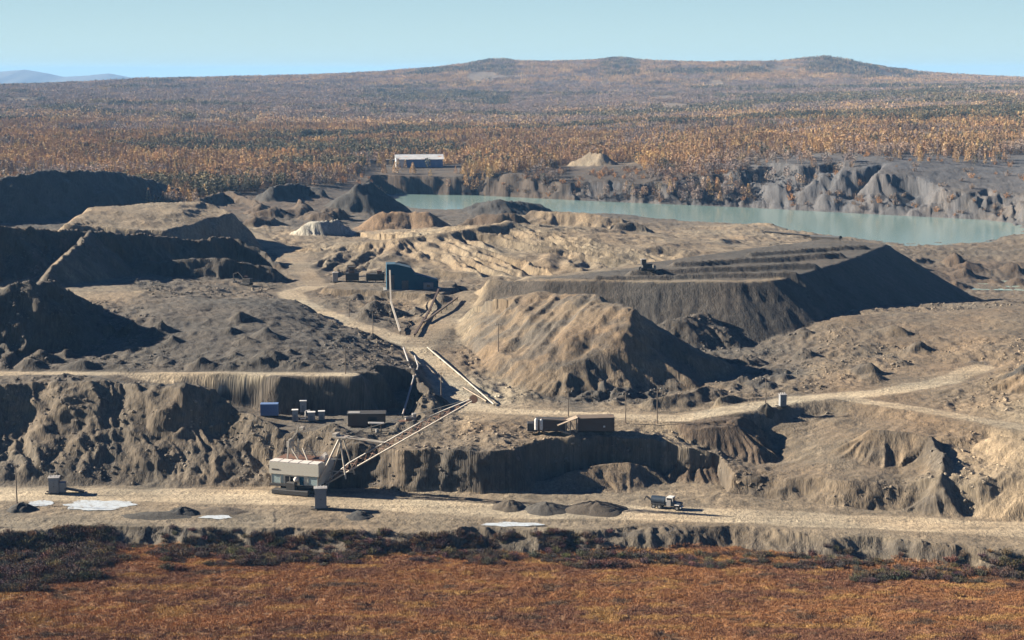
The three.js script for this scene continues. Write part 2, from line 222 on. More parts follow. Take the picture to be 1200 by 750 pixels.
const near = { d: 0, E: 0, s: 0, a: 0 };
function nearest(q, x, z) {
  let best = 1e18, bi = 0, bt = 0;
  for (let i = 0; i < q.segs.length; i++) { const g = q.segs[i]; let t = ((x - g[0]) * g[2] + (z - g[1]) * g[3]) / g[4]; t = t < 0 ? 0 : t > 1 ? 1 : t; const ex = x - g[0] - t * g[2], ez = z - g[1] - t * g[3], dd = ex * ex + ez * ez; if (dd < best) { best = dd; bi = i; bt = t; } }
  const g = q.segs[bi]; near.d = Math.sqrt(best); near.E = g[5] + (g[6] - g[5]) * bt; near.s = g[7] + g[8] * bt;
  near.a = Math.atan2(z - g[1] - bt * g[3], x - g[0] - bt * g[2]);
}
function inside(q, x, z) { let c = false; for (let i = 0, j = q.n - 1; i < q.n; j = i++) { const a = q.p[i], b = q.p[j]; if ((a[1] > z) !== (b[1] > z) && x < (b[0] - a[0]) * (z - a[1]) / (b[1] - a[1]) + a[0]) c = !c; } return c; }
const IDS = [];                                                        // mesh pieces
function idOf(name, label) { let i = IDS.findIndex((p) => p.name === name && p.label === label); if (i < 0) { i = IDS.length; IDS.push({ name, label }); } return i; }
const ID_GROUND = idOf('quarry_ground', 'bare grey and tan quarry ground of benches, bluffs and rubble'), ID_FOREST = idOf('forest_floor', 'brown litter ground under the autumn forest and hills'), ID_MEADOW = idOf('meadow', 'rust coloured grass meadow below the quarry bench');
for (const q of OPS) q.id = q.name === 'quarry_ground' ? ID_GROUND : q.name === 'meadow' ? ID_MEADOW : q.o.label ? idOf(q.name, q.o.label) : q.name === 'flat_topped_dump' ? IDS.findIndex((p) => p.name === 'flat_topped_dump') : -1;
for (const q of OPS) if (q.id < 0) q.id = ID_GROUND;
for (const r of ROADS) r.id = idOf(r.name, r.label);
function forestEdge(u) {                                               // distance at which the trees begin, by bearing
  const t = [[-0.45, 1030], [-0.19, 1010], [-0.165, 1120], [-0.09, 1330], [0.01, 1330], [0.03, 1230], [0.1, 1200], [0.145, 1215], [0.45, 1230]];
  for (let i = 0; i < t.length - 1; i++) if (u < t[i + 1][0]) return lerp(t[i][1], t[i + 1][1], clamp((u - t[i][0]) / (t[i + 1][0] - t[i][0]), 0, 1));
  return 1230;
}
const T = { h: 0, id: 0, r: 0, g: 0, b: 0, road: 0, rough: 1 };
function terrain(x, z, color) {
  const d = -z, wa = 0.7 + Math.min(d, 1300) / 420;
  const lx = 4.5 * noise(x / 48 + 3, z / 48), lz = 4.5 * noise(x / 48 + 71, z / 48);
  const wx = x + lx * 0.6 + wa * (noise(x / 15, z / 15) * 1.7 + noise(x / 5.1, z / 5.1) * 0.7), wz = z + lz * 0.6 + wa * (noise(x / 15 + 40, z / 15 + 9) * 1.7 + noise(x / 5.1 + 17, z / 5.1) * 0.7);
  let h = base(wx, wz, color), id = d > forestEdge(x / d) ? ID_FOREST : ID_GROUND, rough = d > 1230 ? 0.8 : 1, cr = baseCol[0], cg = baseCol[1], cb = baseCol[2];
  if (d < 1200) { const c = MG.get(Math.floor(x / 20) * 4096 + Math.floor(z / 20)); if (c) for (const m of c) { const e = Math.hypot(wx - m[0], wz - m[1]), t = m[2] - e * 0.62; if (t > 0) { h += t * t / (t + 0.6) * 0.9; rough = 1.3; if (color) { const k = clamp(t, 0, 1); cr = lerp(cr, m[3][0], k); cg = lerp(cg, m[3][1], k); cb = lerp(cb, m[3][2], k); } } } }
  for (let i = 0; i < OPS.length; i++) {
    const q = OPS[i], B = q.box; if (x < B[0] || x > B[1] || z < B[2] || z > B[3]) continue;
    const o = q.o, ox = o.stiff ? lerp(x, wx, 0.2) : wx, oz = o.stiff ? lerp(z, wz, 0.2) : wz, isIn = q.closed && inside(q, ox, oz); nearest(q, ox, oz);
    let D = near.d, E = near.E;
    if (q.kind === 'patch') {
      const f = isIn ? clamp(0.5 + D / 8, 0, 1) : clamp(0.5 - D / 8, 0, 1); if (f <= 0) continue;
      rough = lerp(rough, o.rough, f); if (o.comb) h += f * 0.34 * noise(0.45 * x / 3.2 + 0.9 * z / 3.2 + 2 * noise(x / 20, z / 20), x / 40);
      if (color) { const a = C[o.col], k = f * clamp(0.7 + 1.2 * fbm(x / 11, z / 7, 3), 0.15, 1); cr = lerp(cr, a[0], k); cg = lerp(cg, a[1], k); cb = lerp(cb, a[2], k); }
      continue;
    }
    if (q.kind === 'raise') {
      if (isIn) { let s = 0, e = 0; for (const p of q.p) { const w = 1 / (((p[0] - wx) ** 2 + (p[1] - wz) ** 2) + 9); s += w; e += w * p[2]; } E = lerp(E, e / s, clamp(D / 12, 0, 1)); D = 0; }
      let c = E - o.slope * D + (o.lift || 0); if (isIn && o.inner) c += o.inner * sstep(0, 5, near.d) * (ridge(x / 7 + z / 15, z / 34) - 0.6 + 0.3 * noise(x / 3.5 + z / 7, z / 14));
      if (c < h - 8) continue;
      const run = near.s + 9 * near.a, f = sstep(0.5, 7, D);
      c -= o.gully * f * (1 - ridge(run / o.wave + 0.35 * noise(x / 9, z / 9), i * 3.7 + D * 0.015) * 0.8 - 0.35 * noise(run / o.wave * 2.7, i));
      c -= 0.22 * o.gully * f * (1 - ridge(run / o.wave * 3.1 + 0.4 * noise(x / 4, z / 4), i * 1.3 + D * 0.03));
      const k = o.soft, t = clamp(0.5 + 0.5 * (c - h) / k, 0, 1); const nh = lerp(h, c, t) + k * t * (1 - t) * 0.5; h = nh;
      if (t > 0.5) { id = q.id; rough = o.rough; }
      if (color && t > 0) { const a = C[o.col]; let R = a[0], G = a[1], Bc = a[2]; if (o.col2) { const m = sstep(-0.12, 0.25, fbm(x / 14, z / 9, 3) + 0.2 * noise(run / 5, D / 20)), b = C[o.col2]; R = lerp(R, b[0], m); G = lerp(G, b[1], m); Bc = lerp(Bc, b[2], m); }
        if (o.col2 === undefined && isIn && q.name === 'flat_topped_dump' ) { const m = sstep(9, 3.5, near.d + 2 * noise(x / 9, z / 9)) * (z > -640 && x < 95 ? 1 : 0); R = lerp(R, C.bench[0], m); G = lerp(G, C.bench[1], m); Bc = lerp(Bc, C.bench[2], m); }
        cr = lerp(cr, R, t); cg = lerp(cg, G, t); cb = lerp(cb, Bc, t); }
    } else {
      if (isIn) D = 0;
      let sl = o.slope; if (o.farOnly && z > q.p[0][1] + 0 && -z < 1040) sl = 0.3;
      sl *= 1 + (o.tame ? 0.4 : 0.75) * noise(near.s / 19, i * 2.2 + D * 0.03);
      const run = near.s + D * ((o.skew ?? 0.5) + 1.1 * noise(near.s / 24, i)); const lift = o.gully * sstep(0.5, 8, D) * (0.55 - ridge(run / o.wave + 0.5 * noise(x / 8, z / 8), i * 5.3 + D * 0.035) * 0.65 + 0.35 * noise(run / o.wave * 2.6, D * 0.08));
      const fine = (o.slope > 0.7 ? 0.1 : 0.3) * Math.min(o.gully, 3) * sstep(0.5, 5, D) * (0.6 - ridge(run / 2.7 + 0.4 * noise(x / 4, z / 4), i * 1.7 + D * 0.05));
      const c = fine + E + sl * D * (1 + 0.012 * D) + lift * Math.min(1, 0.25 + D * 0.1) + (o.skew ? 0.3 : o.tame ? 0.45 : 1) * sstep(1, 6, D) * Math.min(o.gully, 3) * 0.55 * (noise(x / 6.5 + 11, z / 6.5) + 0.6 * ridge(x / 11 + 4, z / 11) - 0.3);
      const k = o.soft, t = clamp(0.5 + 0.5 * (h - c) / k, 0, 1); h = lerp(h, c, t) - k * t * (1 - t) * 0.5;
      if (t > 0.5) { rough = o.rough; if (isIn || D < 0.4) id = q.id === ID_MEADOW ? ID_MEADOW : ID_GROUND; else if (id !== ID_FOREST) id = ID_GROUND; }
      if (color && t > 0) {
        let a = C[o.col], f = t;
        if (isIn && q.id === ID_MEADOW) a = C.meadow; else if (isIn && E === 0) { a = C.bench; rough = 0.3; }
        else if (D < 60) f *= clamp(0.35 + 0.9 * (0.5 + fbm(x / 8, z / 8, 3)) * 0.8, 0, 1);
        cr = lerp(cr, a[0], f); cg = lerp(cg, a[1], f); cb = lerp(cb, a[2], f); }
      if (isIn && t > 0.5) rough = q.id === ID_MEADOW ? 0.5 : 0.35;
    }
  }
  let road = 0;
  if (d < 1000) for (const r of ROADS) {
    const B = r.q.box; if (x < B[0] || x > B[1] || z < B[2] || z > B[3]) continue;
    nearest(r.q, x + 0.8 * noise(x / 6, z / 6), z + 0.8 * noise(x / 6 + 5, z / 6));
    const half = r.w / 2 * (1 + 0.35 * noise(x / 12, z / 12)), e = near.d - half; if (e > 7) continue;
    const w = sstep(6, 0, e); h = lerp(h, near.E, w); rough = lerp(rough, 0.1, w);
    const cw = sstep(1.4, -0.6, e + 0.8 * noise(x / 2.5, z / 2.5)); if (cw > 0.5) id = r.id; road = Math.max(road, cw);
    if (color) { const a = C[r.col], tr = 1 + 0.14 * noise(near.s / 30, near.d * 1.6 * (near.a > 0 ? 1 : -1)); cr = lerp(cr, a[0] * tr, cw); cg = lerp(cg, a[1] * tr, cw); cb = lerp(cb, a[2] * tr, cw); }
  }
  const far = sstep(900, 1500, d);
  let n = 0.75 * noise(x / 23, z / 23) + 1.0 * noise(x / 27 + 31, z / 10) + 0.9 * noise(x / 9.3, z / 9.3) + 0.55 * (ridge(x / 5.2, z / 5.2) - 0.6) + 0.42 * noise(x / 2.4, z / 2.4);
  if (d < 620) n += 0.22 * noise(x / 1.1, z / 1.1);
  if (far > 0) n = lerp(n, 5 * fbm(x / 160, z / 160, 3), far);
  h += n * rough;
  T.h = h; T.id = id; T.road = road; T.rough = rough;
  if (color) {
    const zh = z + 1.6 * h, p = fbm(x / 17, zh / 17, 4), s = fbm(x / 3.1 + 50, zh / 3.1, 3), k = clamp(1 + 0.42 * p + 0.28 * s * (1 - 0.5 * road) + (T.rough < 0.5 && d < 1000 ? 0.36 * noise(x / 26, z / 2.6) + 0.2 * noise(x / 9, z / 1.1) : 0), 0.45, 1.6), w = 0.10 * fbm(x / 30 + 9, z / 30, 3);
    T.r = cr * k * (1 + w); T.g = cg * k; T.b = cb * k * (1 - w);
  }
  return h;
}
function at(px, py) {                                                   // where a sight line meets the land
  const [a, b, c] = ray(px, py); let t = 280, p = t;
  for (; t < 9000; p = t, t *= 1.004) if (CAM_H + b * t < terrain(a * t, c * t)) break;
  for (let i = 0; i < 14; i++) { const m = (p + t) / 2; if (CAM_H + b * m < terrain(a * m, c * m)) t = m; else p = m; }
  return new THREE.Vector3(a * t, terrain(a * t, c * t), c * t);
}
const ground = (x, z) => terrain(x, z);

// fine grain shared by the ground surfaces
function grain(n, seed, fn) { const data = new Uint8Array(n * n * 4); for (let j = 0; j < n; j++) for (let i = 0; i < n; i++) { const v = fn(i / n, j / n); data.set([v[0], v[1], v[2], 255], (j * n + i) * 4); } const t = new THREE.DataTexture(data, n, n); t.wrapS = t.wrapT = THREE.RepeatWrapping; t.magFilter = THREE.LinearFilter; t.minFilter = THREE.LinearMipmapLinearFilter; t.generateMipmaps = true; t.needsUpdate = true; return t; }
const tileN = (u, v, f) => { const a = noise(u * f, v * f), b = noise((u - 1) * f, v * f), c = noise(u * f, (v - 1) * f), d = noise((u - 1) * f, (v - 1) * f); return lerp(lerp(a, b, u), lerp(c, d, u), v); };
const bumpTex = grain(512, 1, (u, v) => { const k = 128 + 90 * (tileN(u, v, 8) + 0.7 * tileN(u, v, 21) + 0.6 * tileN(u, v, 50) + 0.4 * tileN(u, v, 110)); const q = clamp(k, 0, 255); return [q, q, q]; });
const grainTex = grain(512, 2, (u, v) => { const k = 205 + 95 * (0.6 * tileN(u + 0.31, v, 13) + 0.7 * tileN(u, v, 37) + 0.6 * tileN(u, v, 90)); const q = clamp(k, 60, 255); return [q, q * 0.985, q * 0.96]; });
grainTex.colorSpace = THREE.SRGBColorSpace;
const landMat = new THREE.MeshStandardMaterial({ vertexColors: true, roughness: 1, metalness: 0, map: grainTex, bumpMap: bumpTex, bumpScale: 0.45 });

// the land as meshes: one sheet of triangles, dealt out to the ground, the roads and every heap
{
  const rowsD = []; for (let d = 90; d < 9000;) { rowsD.push(d); d += d < 290 ? 9 : d < 368 ? 0.7 : d < 475 ? 0.36 : d < 1450 ? 0.62 * Math.pow(d / 400, 1.55) : 0.0075 * d * (d > 3500 ? 2 : 1); }
  const NC = 900, NR = rowsD.length, N = NC * NR, pos = new Float32Array(N * 3), col = new Float32Array(N * 3), ids = new Uint8Array(N);
  for (let j = 0; j < NR; j++) for (let i = 0; i < NC; i++) {
    const d = rowsD[j], x = ((i / (NC - 1)) * 2 - 1) * 0.37 * d, k = j * NC + i; terrain(x, -d, true);
    const jr = d < 1250 ? 0.75 * Math.max(0, T.rough - 0.45) * (0.6 + d / 900) : 0, jf = 0.6 + d / 900; /* ledges and overhangs on broken faces */
    pos[k * 3] = x + jr * noise(x / (5 * jf), T.h / (1.9 * jf) - d / 9); pos[k * 3 + 1] = T.h; pos[k * 3 + 2] = -d + jr * (1.5 * noise(x / (4.2 * jf) + 40, T.h / (1.7 * jf)) + 0.5 * noise(x / 1.9 + 40, T.h / 0.9)); col[k * 3] = T.r; col[k * 3 + 1] = T.g; col[k * 3 + 2] = T.b; ids[k] = T.id;
  }
  const full = new Uint32Array((NC - 1) * (NR - 1) * 6); let f = 0;
  for (let j = 0; j < NR - 1; j++) for (let i = 0; i < NC - 1; i++) { const a = j * NC + i, b = a + 1, c = a + NC, d = c + 1; full.set([a, b, c, b, d, c], f); f += 6; }
  const whole = new THREE.BufferGeometry(); whole.setAttribute('position', new THREE.BufferAttribute(pos, 3)); whole.setIndex(new THREE.BufferAttribute(full, 1)); whole.computeVertexNormals();
  const nor = whole.attributes.normal.array, count = new Uint32Array(IDS.length);
  const faceId = new Uint8Array(full.length / 3); for (let k = 0; k < faceId.length; k++) { const a = ids[full[k * 3]], b = ids[full[k * 3 + 1]], c = ids[full[k * 3 + 2]]; faceId[k] = b === c ? b : a; count[faceId[k]]++; }
  const used = {};
  IDS.forEach((piece, id) => {
    if (!count[id]) return;
    const map = new Int32Array(N).fill(-1), idx = new Uint32Array(count[id] * 3), list = []; let w = 0;
    for (let k = 0; k < faceId.length; k++) if (faceId[k] === id) for (let e = 0; e < 3; e++) { const v = full[k * 3 + e]; if (map[v] < 0) { map[v] = list.length; list.push(v); } idx[w++] = map[v]; }
    const g = new THREE.BufferGeometry(), p = new Float32Array(list.length * 3), n = new Float32Array(list.length * 3), c = new Float32Array(list.length * 3), uv = new Float32Array(list.length * 2);
    list.forEach((v, i) => { for (let e = 0; e < 3; e++) { p[i * 3 + e] = pos[v * 3 + e]; n[i * 3 + e] = nor[v * 3 + e]; c[i * 3 + e] = col[v * 3 + e]; } uv[i * 2] = p[i * 3] / 13; uv[i * 2 + 1] = (p[i * 3 + 2] + 0.6 * p[i * 3 + 1]) / 13; });
    g.setAttribute('position', new THREE.BufferAttribute(p, 3)); g.setAttribute('normal', new THREE.BufferAttribute(n, 3)); g.setAttribute('color', new THREE.BufferAttribute(c, 3)); g.setAttribute('uv', new THREE.BufferAttribute(uv, 2)); g.setIndex(new THREE.BufferAttribute(idx, 1));
    const m = new THREE.Mesh(g, landMat); used[piece.name] = (used[piece.name] ?? -1) + 1; m.name = used[piece.name] ? piece.name + '_' + String(used[piece.name]).padStart(3, '0') : piece.name;
    m.userData = { label: piece.label, category: piece.name.replace(/_/g, ' '), kind: 'structure' }; m.castShadow = m.receiveShadow = true; scene.add(m);
  });
  console.log('land', NR, NC, full.length / 3);
}
// ---------------------------------------------------------------- water
const names = {};
function numbered(n) { names[n] = (names[n] ?? -1) + 1; return names[n] ? n + '_' + String(names[n]).padStart(3, '0') : n; }
const shade = (o) => { o.traverse((c) => { if (c.isMesh) c.castShadow = c.receiveShadow = true; }); return o; };
function tag(o, label, category, group, kind) { o.userData = { label, category }; if (group) o.userData.group = group; if (kind) o.userData.kind = kind; return o; }
function flatShape(pts, y, mat, name, label) {
  const s = new THREE.Shape(pts.map(([x, z]) => new THREE.Vector2(x, -z))), g = new THREE.ShapeGeometry(s); g.rotateX(-Math.PI / 2); g.translate(0, y, 0);
  const m = new THREE.Mesh(g, mat); m.name = numbered(name); tag(m, label, name, null, 'structure'); shade(m); scene.add(m); return m;
}
const lakeMat = new THREE.MeshPhysicalMaterial({ color: new THREE.Color(0.172, 0.25, 0.228), roughness: 0.16, metalness: 0, ior: 1.33 });
const pondMat = new THREE.MeshPhysicalMaterial({ color: new THREE.Color(0.28, 0.36, 0.30), roughness: 0.2, ior: 1.33 });
flatShape([[430, 227], [560, 229], [700, 236], [870, 243], [1000, 250], [1200, 260], [1500, 272], [1500, 304], [1190, 296], [1040, 294], [960, 292], [870, 274], [760, 258], [640, 249], [430, 247]].map(([a, b]) => P(a, b, LAKE_E)), LAKE_E, lakeMat, 'lake', 'milky turquoise settling lake behind the spoil heaps');
flatShape([[1075, 333], [1130, 331], [1250, 331], [1300, 340], [1200, 343], [1120, 341]].map(([a, b]) => P(a, b, POND_E)), POND_E + 0.9, pondMat, 'pond', 'small pale green pond in the pit beside the flat dump');
const iceTex = grain(256, 5, (u, v) => { const d = clamp((tileN(u, v, 6) + 0.8 * tileN(u, v, 15) + 0.6 * tileN(u, v, 40) - 0.12) * 2.4, 0, 1), w = clamp(228 + 40 * tileN(u, v, 9), 0, 255); return [lerp(w * 0.93, 140, d), lerp(w * 0.97, 122, d), lerp(w, 100, d)]; }); iceTex.colorSpace = THREE.SRGBColorSpace; iceTex.repeat.set(0.09, 0.16);
const iceMat = new THREE.MeshPhysicalMaterial({ color: new THREE.Color(0.72, 0.72, 0.72), roughness: 0.28, map: iceTex, bumpMap: bumpTex, bumpScale: 0.05, ior: 1.31 });
const puddle = (cx, cy, rx, ry, label, seed) => {
  const r = rng(seed), [x0, z0] = P(cx, cy, 0), pts = [], n = 40, ax = rx * -z0 / FOCAL, az = ry * z0 * z0 / (FOCAL * CAM_H); let top = -9;
  for (let i = 0; i < n; i++) { const a = i / n * Math.PI * 2, k = 0.82 + 0.5 * noise(Math.cos(a) * 1.7 + seed, Math.sin(a) * 1.7) + 0.1 * r(); pts.push([x0 + Math.cos(a) * ax * k, z0 + Math.sin(a) * az * k]); }
  for (const [x, z] of pts) top = Math.max(top, ground(x0 + (x - x0) * 0.7, z0 + (z - z0) * 0.7)); return flatShape(pts, top + 0.01, iceMat, 'frozen_puddle', label);
};
puddle(116, 592.5, 47, 7, 'large white frozen puddle on the lower bench', 3);
puddle(46, 590.5, 17, 4, 'small white frozen puddle beside the earth mound with a pole', 8);
puddle(596, 614.5, 42, 3.2, 'long white frozen puddle near the bench edge', 12);
puddle(255, 607, 22, 2.4, 'thin white frozen puddle beside the dark gravel pile', 15);

// ---------------------------------------------------------------- trees
function faces(list) { const g = new THREE.BufferGeometry(), p = new Float32Array(list.flat()); g.setAttribute('position', new THREE.BufferAttribute(p, 3)); g.computeVertexNormals(); return g; }
function crown(r, n, h, R, kind, ox = 0, oz = 0, list = [], size = 1) {           // many small tilted faces through the volume of a crown
  for (let i = 0; i < n; i++) {
    let t = kind === 'cone' ? 0.12 + 0.88 * Math.pow(r(), 1.25) : 0.28 + 0.72 * r(), prof = kind === 'cone' ? Math.pow(1 - t, 0.75) * 1.05 + 0.04 : Math.sqrt(Math.max(0.02, 1 - ((t - 0.64) / 0.4) ** 2));
    const a = r() * 6.283, q = R * prof * (0.35 + 0.65 * Math.sqrt(r())), x = ox + Math.cos(a) * q, z = oz + Math.sin(a) * q, y = t * h, s = h * size * (kind === 'cone' ? 0.085 : 0.1) * (0.6 + 0.9 * r());
    const ux = Math.cos(a) * s, uz = Math.sin(a) * s, dr = kind === 'cone' ? -0.35 * s : (r() - 0.5) * s, b = r() * 6.283, vx = Math.cos(b) * s * 0.7, vz = Math.sin(b) * s * 0.7, vy = (r() - 0.2) * s * 1.1;
    list.push([x - ux * 0.4 + vx, y + vy, z - uz * 0.4 + vz, x - ux * 0.4 - vx, y - vy * 0.4, z - uz * 0.4 - vz, x + ux, y + dr, z + uz]);
    if (r() < 0.6) list.push([x - ux * 0.4 + vx, y + vy, z - uz * 0.4 + vz, x + ux, y + dr, z + uz, x + ux * 0.5 + vx, y + vy + s * 0.7, z + uz * 0.5 + vz]);
  }
  return list;
}
function trunkGeo(h, rad, lean = 0) { const g = new THREE.CylinderGeometry(rad * 0.25, rad, h, 5, 2, true); g.translate(0, h / 2, 0); g.deleteAttribute('uv'); return g.toNonIndexed(); }
function limbs(r, h, n) { const out = []; for (let i = 0; i < n; i++) { const a = r() * 6.28, L = h * (0.16 + 0.16 * r()), g = new THREE.CylinderGeometry(0.015, 0.05, L, 3, 1, true); g.translate(0, L / 2, 0); g.rotateZ(0.75); g.rotateY(a); g.translate(0, h * (0.3 + 0.5 * r()), 0); g.deleteAttribute('uv'); out.push(g.toNonIndexed()); } return out; }
const leafMat = (r, g, b) => new THREE.MeshPhysicalMaterial({ color: new THREE.Color(r, g, b), roughness: 0.95, side: THREE.DoubleSide, transmission: 0.25, thickness: 0 });
const foliage = new THREE.MeshStandardMaterial({ color: 0xffffff, roughness: 0.95, side: THREE.DoubleSide });
const barkMat = new THREE.MeshStandardMaterial({ color: new THREE.Color(0.11, 0.085, 0.065), roughness: 1 });
const KINDS = { larch: ['cone', 2.1], birch: ['round', 2.3], pine: ['round', 2.2] };
const single = {}, clump = {};
for (const [k, [shape, R]] of Object.entries(KINDS)) {
  single[k] = [0, 1, 2].map((v) => { const r = rng(100 + v * 7 + k.length * 31); return mergeGeometries([faces(crown(r, k === 'birch' ? 130 : 190, 9, R * (0.8 + 0.4 * r()), shape, 0, 0, [], 0.52)), trunkGeo(7, 0.16)]); });
  clump[k] = [0, 1, 2].map((v) => { const r = rng(300 + v * 7 + k.length * 31), l = []; for (let i = 0; i < 6; i++) crown(r, 26, 8 * (0.7 + 0.6 * r()), R * 1.25, shape, (r() - 0.5) * 15, (r() - 0.5) * 15, l, 0.8); return faces(l); });
}
const TONE = { larch: [[0.42, 0.28, 0.145], [0.345, 0.232, 0.135], [0.45, 0.315, 0.16]], birch: [[0.25, 0.19, 0.155], [0.215, 0.172, 0.15], [0.30, 0.21, 0.145]], pine: [[0.14, 0.12, 0.07], [0.10, 0.095, 0.06], [0.19, 0.15, 0.08]] };
const stands = {}; const put = (key, m, c) => (stands[key] ??= []).push([m, c]);
const onWater = (x, z) => ground(x, z) < LAKE_E + 1.2;
const edgeTrees = [];
{
  const r = rng(42), M = new THREE.Matrix4(), Q = new THREE.Quaternion(), Y = new THREE.Vector3(0, 1, 0), V = new THREE.Vector3(), S = new THREE.Vector3();
  const species = (x, z, d) => {
    const u = x / d, n = fbm(x / 420, z / 330, 3), m = 0.7 * fbm(x / 300 + 20, z / 170, 2) + 0.5 * fbm(x / 90 + 20, z / 110, 2);
    const cap = d > 5000 && (Math.hypot(u + 0.012, 0) < 0.014 || Math.abs(u - 0.063) < 0.011 || (u > 0.17 && u < 0.232 && d > 4850)) || (Math.abs(u + 0.023) < 0.022 && Math.abs(d - 3750) < 260);
    const pine = cap && m > -0.12 ? 0.6 : sstep(0.2, 0.4, n + 0.2 * (u > 0.08 && d > 1700 && d < 4200 ? 1 : 0) + 0.1 * m) * 0.7 + 0.03;
    const gold = 0.05 + 0.9 * sstep(-0.3, 0.12, m + 0.3 * n + 0.1 - 0.55 * sstep(2300, 2900, d) + 0.5 * sstep(4300, 4900, d));
    const q = r(); return q < pine ? 'pine' : q < pine + (1 - pine) * gold ? 'larch' : 'birch';
  };
  const place = (x, z, d, far) => {
    const k = species(x, z, d), y = ground(x, z), v = Math.floor(r() * 3), s = (0.62 + 0.6 * r()) * (k === 'birch' ? 0.85 : 1), w = s * (0.85 + 0.4 * r());
    const t = TONE[k][Math.floor(clamp(1.5 + 2.6 * fbm(x / 45 + 7, z / 60, 2) + 0.7 * (r() - 0.5), 0, 2.99))], f = (0.88 + 0.24 * r()) * (1 + 0.5 * fbm(x / 60, z / 90, 2)), c = new THREE.Color(t[0] * f, t[1] * f * (0.95 + 0.1 * r()), t[2] * f);
    M.compose(V.set(x, y - 0.3, z), Q.setFromAxisAngle(Y, r() * 6.283), S.set(w, s, w));
    if (!far && edgeTrees.length < 190 && Math.abs(x / d) < 0.3 && d < forestEdge(x / d) + 60) edgeTrees.push([k, v, M.clone(), t]); else put((far ? 'far_' : 'near_') + k + v, M.clone(), c);
  };
  for (let i = 0; i < 60000; i++) {                                     // the wood behind the quarry, tree by tree
    const d = Math.sqrt(lerp(1000 ** 2, 2300 ** 2, r())), x = (r() * 2 - 1) * 0.345 * d, fe = forestEdge(x / d);
    if (d < fe + 40 * noise(x / 40, d / 40) || noise(x / 70, d / 90) + 0.25 * noise(x / 20, d / 25) < -0.27 || onWater(x, -d)) continue;
    if (d < fe + 70 && x / d > 0.14 && r() < 0.7) continue;                // bare top of the grey bank
    if (Math.abs(x + 80) < 42 && d > 1300 && d < 1450 && r() < 0.93) continue;          // the warehouse yard
    if (Math.abs(x - 68) < 34 && d > 1270 && d < 1430) continue;
    terrain(x, -d); if (T.id !== ID_FOREST) continue;
    place(x, -d, d, false);
  }
  for (let i = 0; i < 90000; i++) {
    const d = Math.sqrt(lerp(2300 ** 2, 6300 ** 2, r())), x = (r() * 2 - 1) * 0.335 * d;
    if (noise(x / 210, d / 380) + 0.3 * noise(x / 60, d / 90) < -0.33) continue;
    place(x, -d, d, true);
  }
}
const WOOD = { near_larch: 'golden larch wood spreading behind the quarry and lake', near_birch: 'bare grey brown birch wood mixed through the golden larches', near_pine: 'dark green pines dotted through the autumn wood', far_larch: 'tawny larch forest covering the distant hills', far_birch: 'leafless violet grey forest on the distant plain', far_pine: 'dark evergreen forest patches on the distant hills' };
for (const [key, list] of Object.entries(stands)) {
  const far = key.startsWith('far'), k = key.slice(far ? 4 : 5, -1), v = +key.slice(-1), im = new THREE.InstancedMesh((far ? clump : single)[k][v], foliage, list.length);
  list.forEach(([m, c], i) => { im.setMatrixAt(i, m); im.setColorAt(i, c); });
  im.name = numbered((far ? 'distant_' : '') + k + '_forest'); tag(im, WOOD[(far ? 'far_' : 'near_') + k], 'forest', null, 'stuff'); shade(im); scene.add(im);
}
{ const crownM = {}, label = { larch: 'golden larch tree standing at the near edge of the autumn wood', birch: 'bare brown birch standing at the near edge of the autumn wood', pine: 'dark green pine standing at the near edge of the autumn wood' };
  const protos = {};
  for (const k of Object.keys(KINDS)) for (let v = 0; v < 3; v++) for (let tI = 0; tI < 3; tI++) {
    const r = rng(900 + v + k.length * 5), g = new THREE.Group(), t = TONE[k][tI], mat = crownM[k + tI] ??= leafMat(t[0], t[1], t[2]);
    const cr = new THREE.Mesh(faces(crown(r, 230, 9, KINDS[k][1], KINDS[k][0], 0, 0, [], 0.5)), mat), tr = new THREE.Mesh(mergeGeometries([trunkGeo(8, 0.17), ...limbs(r, 8, 9)]), barkMat); cr.name = 'crown'; tr.name = 'trunk'; g.add(tr, cr); protos[k + v + tI] = g;
  }
  for (const [k, v, M, t] of edgeTrees) { const g = protos[k + v + TONE[k].indexOf(t)].clone(); M.decompose(g.position, g.quaternion, g.scale); g.name = numbered(k + '_tree'); tag(g, label[k], 'tree', k + ' trees at the edge of the wood'); shade(g); scene.add(g); } }

// brush on the far shore and waste ground
function bushGeo(seed, n, h, R, fine = 1) { const r = rng(seed), l = []; for (let i = 0; i < n; i++) { const a = r() * 6.28, e = Math.pow(r(), 0.6), q = R * e, x = Math.cos(a) * q * 0.5, z = Math.sin(a) * q * 0.5, H = h * (0.55 + 0.45 * r()) * (1 - 0.4 * e), w = 0.05 + 0.07 * r(), b = r() * 6.28, tx = x + Math.cos(a) * q * 0.55, tz = z + Math.sin(a) * q * 0.55;
  l.push([x - Math.cos(b) * w, 0, z - Math.sin(b) * w, x + Math.cos(b) * w, 0, z + Math.sin(b) * w, tx, H, tz]); const s = (0.16 + 0.16 * r()) * fine, f = 0.45 + 0.5 * r(), mx = lerp(x, tx, f), mz = lerp(z, tz, f), c = r() * 6.28; l.push([mx - Math.cos(c) * s, H * f, mz - Math.sin(c) * s, mx + Math.cos(c) * s, H * f + s * (r() - 0.3), mz + Math.sin(c) * s, mx + (r() - 0.5) * s, H * f + s * 1.6, mz + (r() - 0.5) * s]); } return faces(l); }
